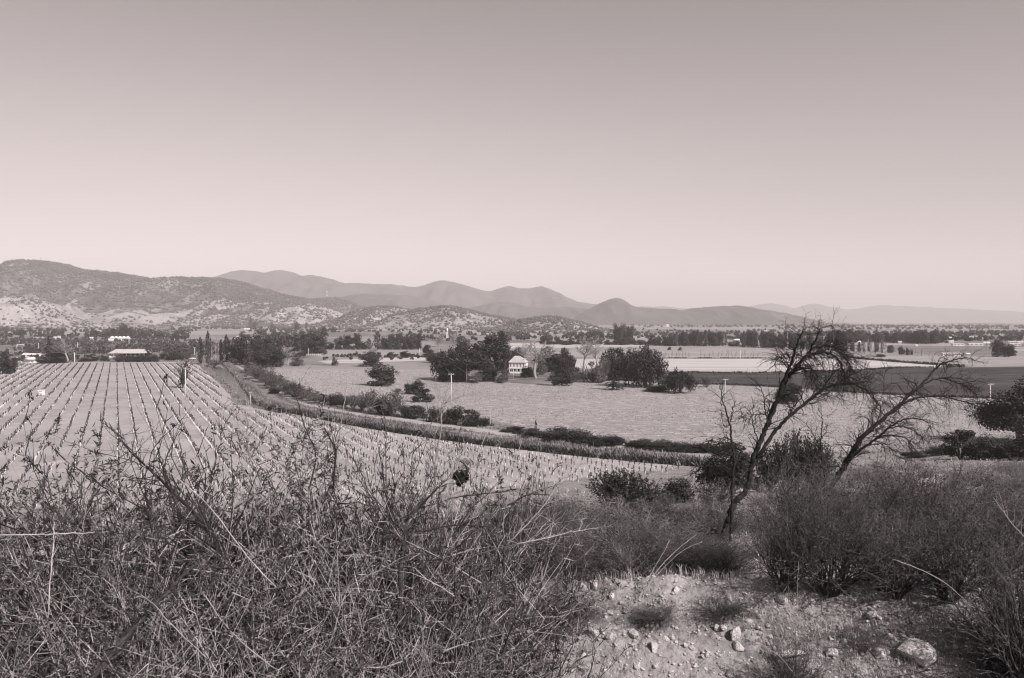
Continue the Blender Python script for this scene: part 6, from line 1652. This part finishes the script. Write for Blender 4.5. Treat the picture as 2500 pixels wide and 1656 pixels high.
cane('thin dark shoot forking upward from the crooked limb', [z1(850, 600), z1(830, 520), z1(850, 430), z1(900, 330)], (4.7, 4.8), 0.008, 0.003, 'bark_black', True, 'woody_shoot', 16, 1)
cane('dark upright trunk in the right part of the near thicket', [z2(350, 1420), z2(365, 1250), z2(372, 1000), z2(385, 850), z2(410, 760), z2(480, 690), z2(560, 600)], (3.9, 4.3), 0.020, 0.008, 'bark', True, 'woody_bush', 7, 1)
cane('dark trunk leaning right near the end of the near thicket', [z2(890, 1040), z2(895, 920), z2(915, 790), z2(930, 700), z2(1010, 640), z2(1120, 640)], (4.3, 4.4), 0.013, 0.004, 'bark', True, 'woody_bush', 8, 1)
cane('bare shoot standing high against the vineyard, left of the track bend', [z1(1560, 620), z1(1600, 440), z1(1540, 290), z1(1520, 200), z1(1488, 110)], (4.5, 4.7), 0.007, 0.003, 'bark_black', True, 'bare_shoot', 9, 1)
cane('long brown shoot slanting up to the right across the vineyard rows', [z1(1370, 760), z1(1480, 610), z1(1600, 450), z1(1690, 350), z1(1740, 290)], (4.4, 4.6), 0.008, 0.003, 'twig', True, 'bare_shoot', 10, 1)
cane('very tall thin straight shoot reaching up to the pasture', [z1(1680, 600), z1(1720, 330), z1(1745, 160), z1(1762, 15)], (4.7, 4.9), 0.006, 0.0025, 'twig', True, 'bare_shoot', 11)
cane('dark knobbly upright shoot left of the tall thin one', [z1(1690, 610), z1(1693, 500), z1(1700, 420), z1(1680, 370), z1(1640, 300)], (4.3, 4.4), 0.010, 0.004, 'bark_black', True, 'bare_shoot', 12, 1)
cane('upright forked shoot over the vineyard right of the half bare tree', [z1(1270, 470), z1(1258, 400), z1(1252, 330), z1(1250, 250), z1(1180, 165), z1(1148, 145)], (4.6, 4.7), 0.007, 0.003, 'twig', True, 'bare_shoot', 13, 1)
cane('thin shoot slanting left over the vineyard middle', [z1(830, 330), z1(760, 300), z1(710, 220), z1(670, 155)], (4.7, 4.8), 0.005, 0.002, 'twig', True, 'bare_shoot', 14)
cane('pale cane with side twigs rising toward the dried flower head', [z2(380, 900), z2(430, 720), z2(520, 610), z2(640, 540), z2(740, 400)], (4.2, 4.4), 0.008, 0.003, 'twig', True, 'bare_shoot', 15, 1)
cane('bare upright shoot left of the dried flower head', [z2(540, 620), z2(548, 450), z2(575, 300), z2(578, 190), z2(615, 170)], (4.4, 4.5), 0.007, 0.003, 'twig', True, 'bare_shoot', 17, 1.2)
cane('pale crossing cane at the right end of the thicket, rising right', [z2(900, 900), z2(1000, 800), z2(1090, 700), z2(1160, 600), z2(1222, 540)], (4.5, 4.6), 0.006, 0.0025, 'twig_pale', True, 'bare_shoot', 18, 1)
cane('pale cane reaching right from the end of the thicket', [z2(950, 890), z2(1100, 860), z2(1250, 825), z2(1370, 808)], (4.4, 4.5), 0.005, 0.002, 'twig_pale', True, 'dry_cane', 19, 0.8)
cane('dark spiny cane with a blunt end right of the dried flower head', [z2(610, 660), z2(740, 640), z2(860, 628), z2(955, 610)], (4.2, 4.3), 0.006, 0.004, 'bark_black', True, 'dry_cane', 20)
cane('dark cane lying across the right end of the thicket', [z2(480, 830), z2(600, 800), z2(720, 795), z2(830, 802)], (4.0, 4.2), 0.007, 0.004, 'bark_black', True, 'dry_cane', 21, 0.6)
cane('dark thin branch lying across the berm at the left', [z2(1100, 1200), z2(1180, 1212), z2(1260, 1225), z2(1330, 1232)], (5.2, 5.4), 0.007, 0.004, 'bark_black', True, 'dry_cane', 22, 0.4)
cane('dry grass stalk leaning right over the berm crest, longer one', [(1560, 1480), (1600, 1400), (1650, 1345), (1700, 1305)], (6.0, 6.3), 0.0035, 0.002, 'straw', True, 'grass_stalk', 23)
cane('dry grass stalk leaning right over the berm crest, shorter one', [(1545, 1490), (1590, 1400), (1630, 1330), (1635, 1320)], (6.0, 6.2), 0.003, 0.0018, 'straw', True, 'grass_stalk', 24)
cane('dry grass stalk bending left of the others at the berm crest', [(1530, 1505), (1590, 1420), (1660, 1350), (1715, 1322)], (6.1, 6.2), 0.003, 0.0018, 'straw', True, 'grass_stalk', 25)
cane('single upright straw in front of the thicket on the berm', [(1945, 1500), (1947, 1430), (1950, 1370)], (8.8, 8.8), 0.003, 0.002, 'straw', False, 'grass_stalk', 26)
cane('pale spiny cane crossing in front of the thorn thicket at the right', [(2178, 1365), (2250, 1392), (2310, 1425), (2360, 1470)], (6.2, 6.0), 0.004, 0.003, 'twig_pale', True, 'dry_cane', 27)
cane('thick thorny cane at the right edge below the oak', [(2520, 1330), (2480, 1290), (2450, 1250), (2425, 1215)], (5.4, 5.8), 0.006, 0.003, 'twig', True, 'dry_cane', 28, 0.7)
cane('thin arched cane lying over the lower middle of the berm', [(1800, 1553), (1850, 1570), (1900, 1600), (1935, 1640)], (6.6, 6.4), 0.003, 0.002, 'twig_pale', False, 'dry_cane', 29)
cane('long pale stalk slanting across the bottom of the thicket', [z1(1080, 1500), z1(900, 1330), z1(760, 1180), z1(600, 1090)], (2.9, 3.2), 0.004, 0.003, 'twig_pale', True, 'dry_cane', 30)
cane('pale stalk crossing the dark hollow of the thicket', [z2(160, 1520), z2(330, 1500), z2(420, 1440), z2(520, 1250)], (3.0, 3.3), 0.004, 0.003, 'twig_pale', True, 'dry_cane', 31)
cane('thin pale cane sloping down right, with the dried flower head hanging from it', [(1030, 1070), (1070, 1095), (1100, 1113), (1124, 1127), (1160, 1152), (1198, 1180)], (4.33, 4.37), 0.005, 0.003, 'twig', True, 'dry_cane', 33, 0.6)
def flower_head():
    c = at(1126, 1166, 4.35); rs = np.random.RandomState(9)
    t = tag(obj('dried_flower_head', None, None, c), 'black ragged dried flower head hanging on a bent stem against the vineyard', 'flower')
    d = unit(rs, 1100); lob = np.array([(-0.022, 0, 0.012, 0.026), (0.020, 0.01, 0.02, 0.022), (0.006, -0.01, -0.012, 0.026), (-0.012, 0.01, -0.036, 0.020), (0.030, 0, -0.004, 0.016), (-0.036, 0, 0.0, 0.012)])[rs.randint(0, 6, 1100)]
    C = (lob[:, :3] + d * rs.uniform(0.1, 1.1, (1100, 1)) * lob[:, 3:]) * 0.85
    V, Fc = leaf_geo(C, d + rs.normal(0, .5, d.shape), 0.011, rs, 0.5)
    obj('seeds', mesh_np('seeds', V, Fc, M['bark_black']), t)
    P3 = [np.array(at(x, y, 4.35)) - np.array(c) for x, y in ((1138, 1160), (1140, 1145), (1133, 1133), (1124, 1126))]
    obj('stem', MB().tube([tuple(p) for p in smooth_line(P3)], list(np.linspace(0.006, 0.004, 25)), 6).mesh('stem', M['bark_black'], True), t)
flower_head()
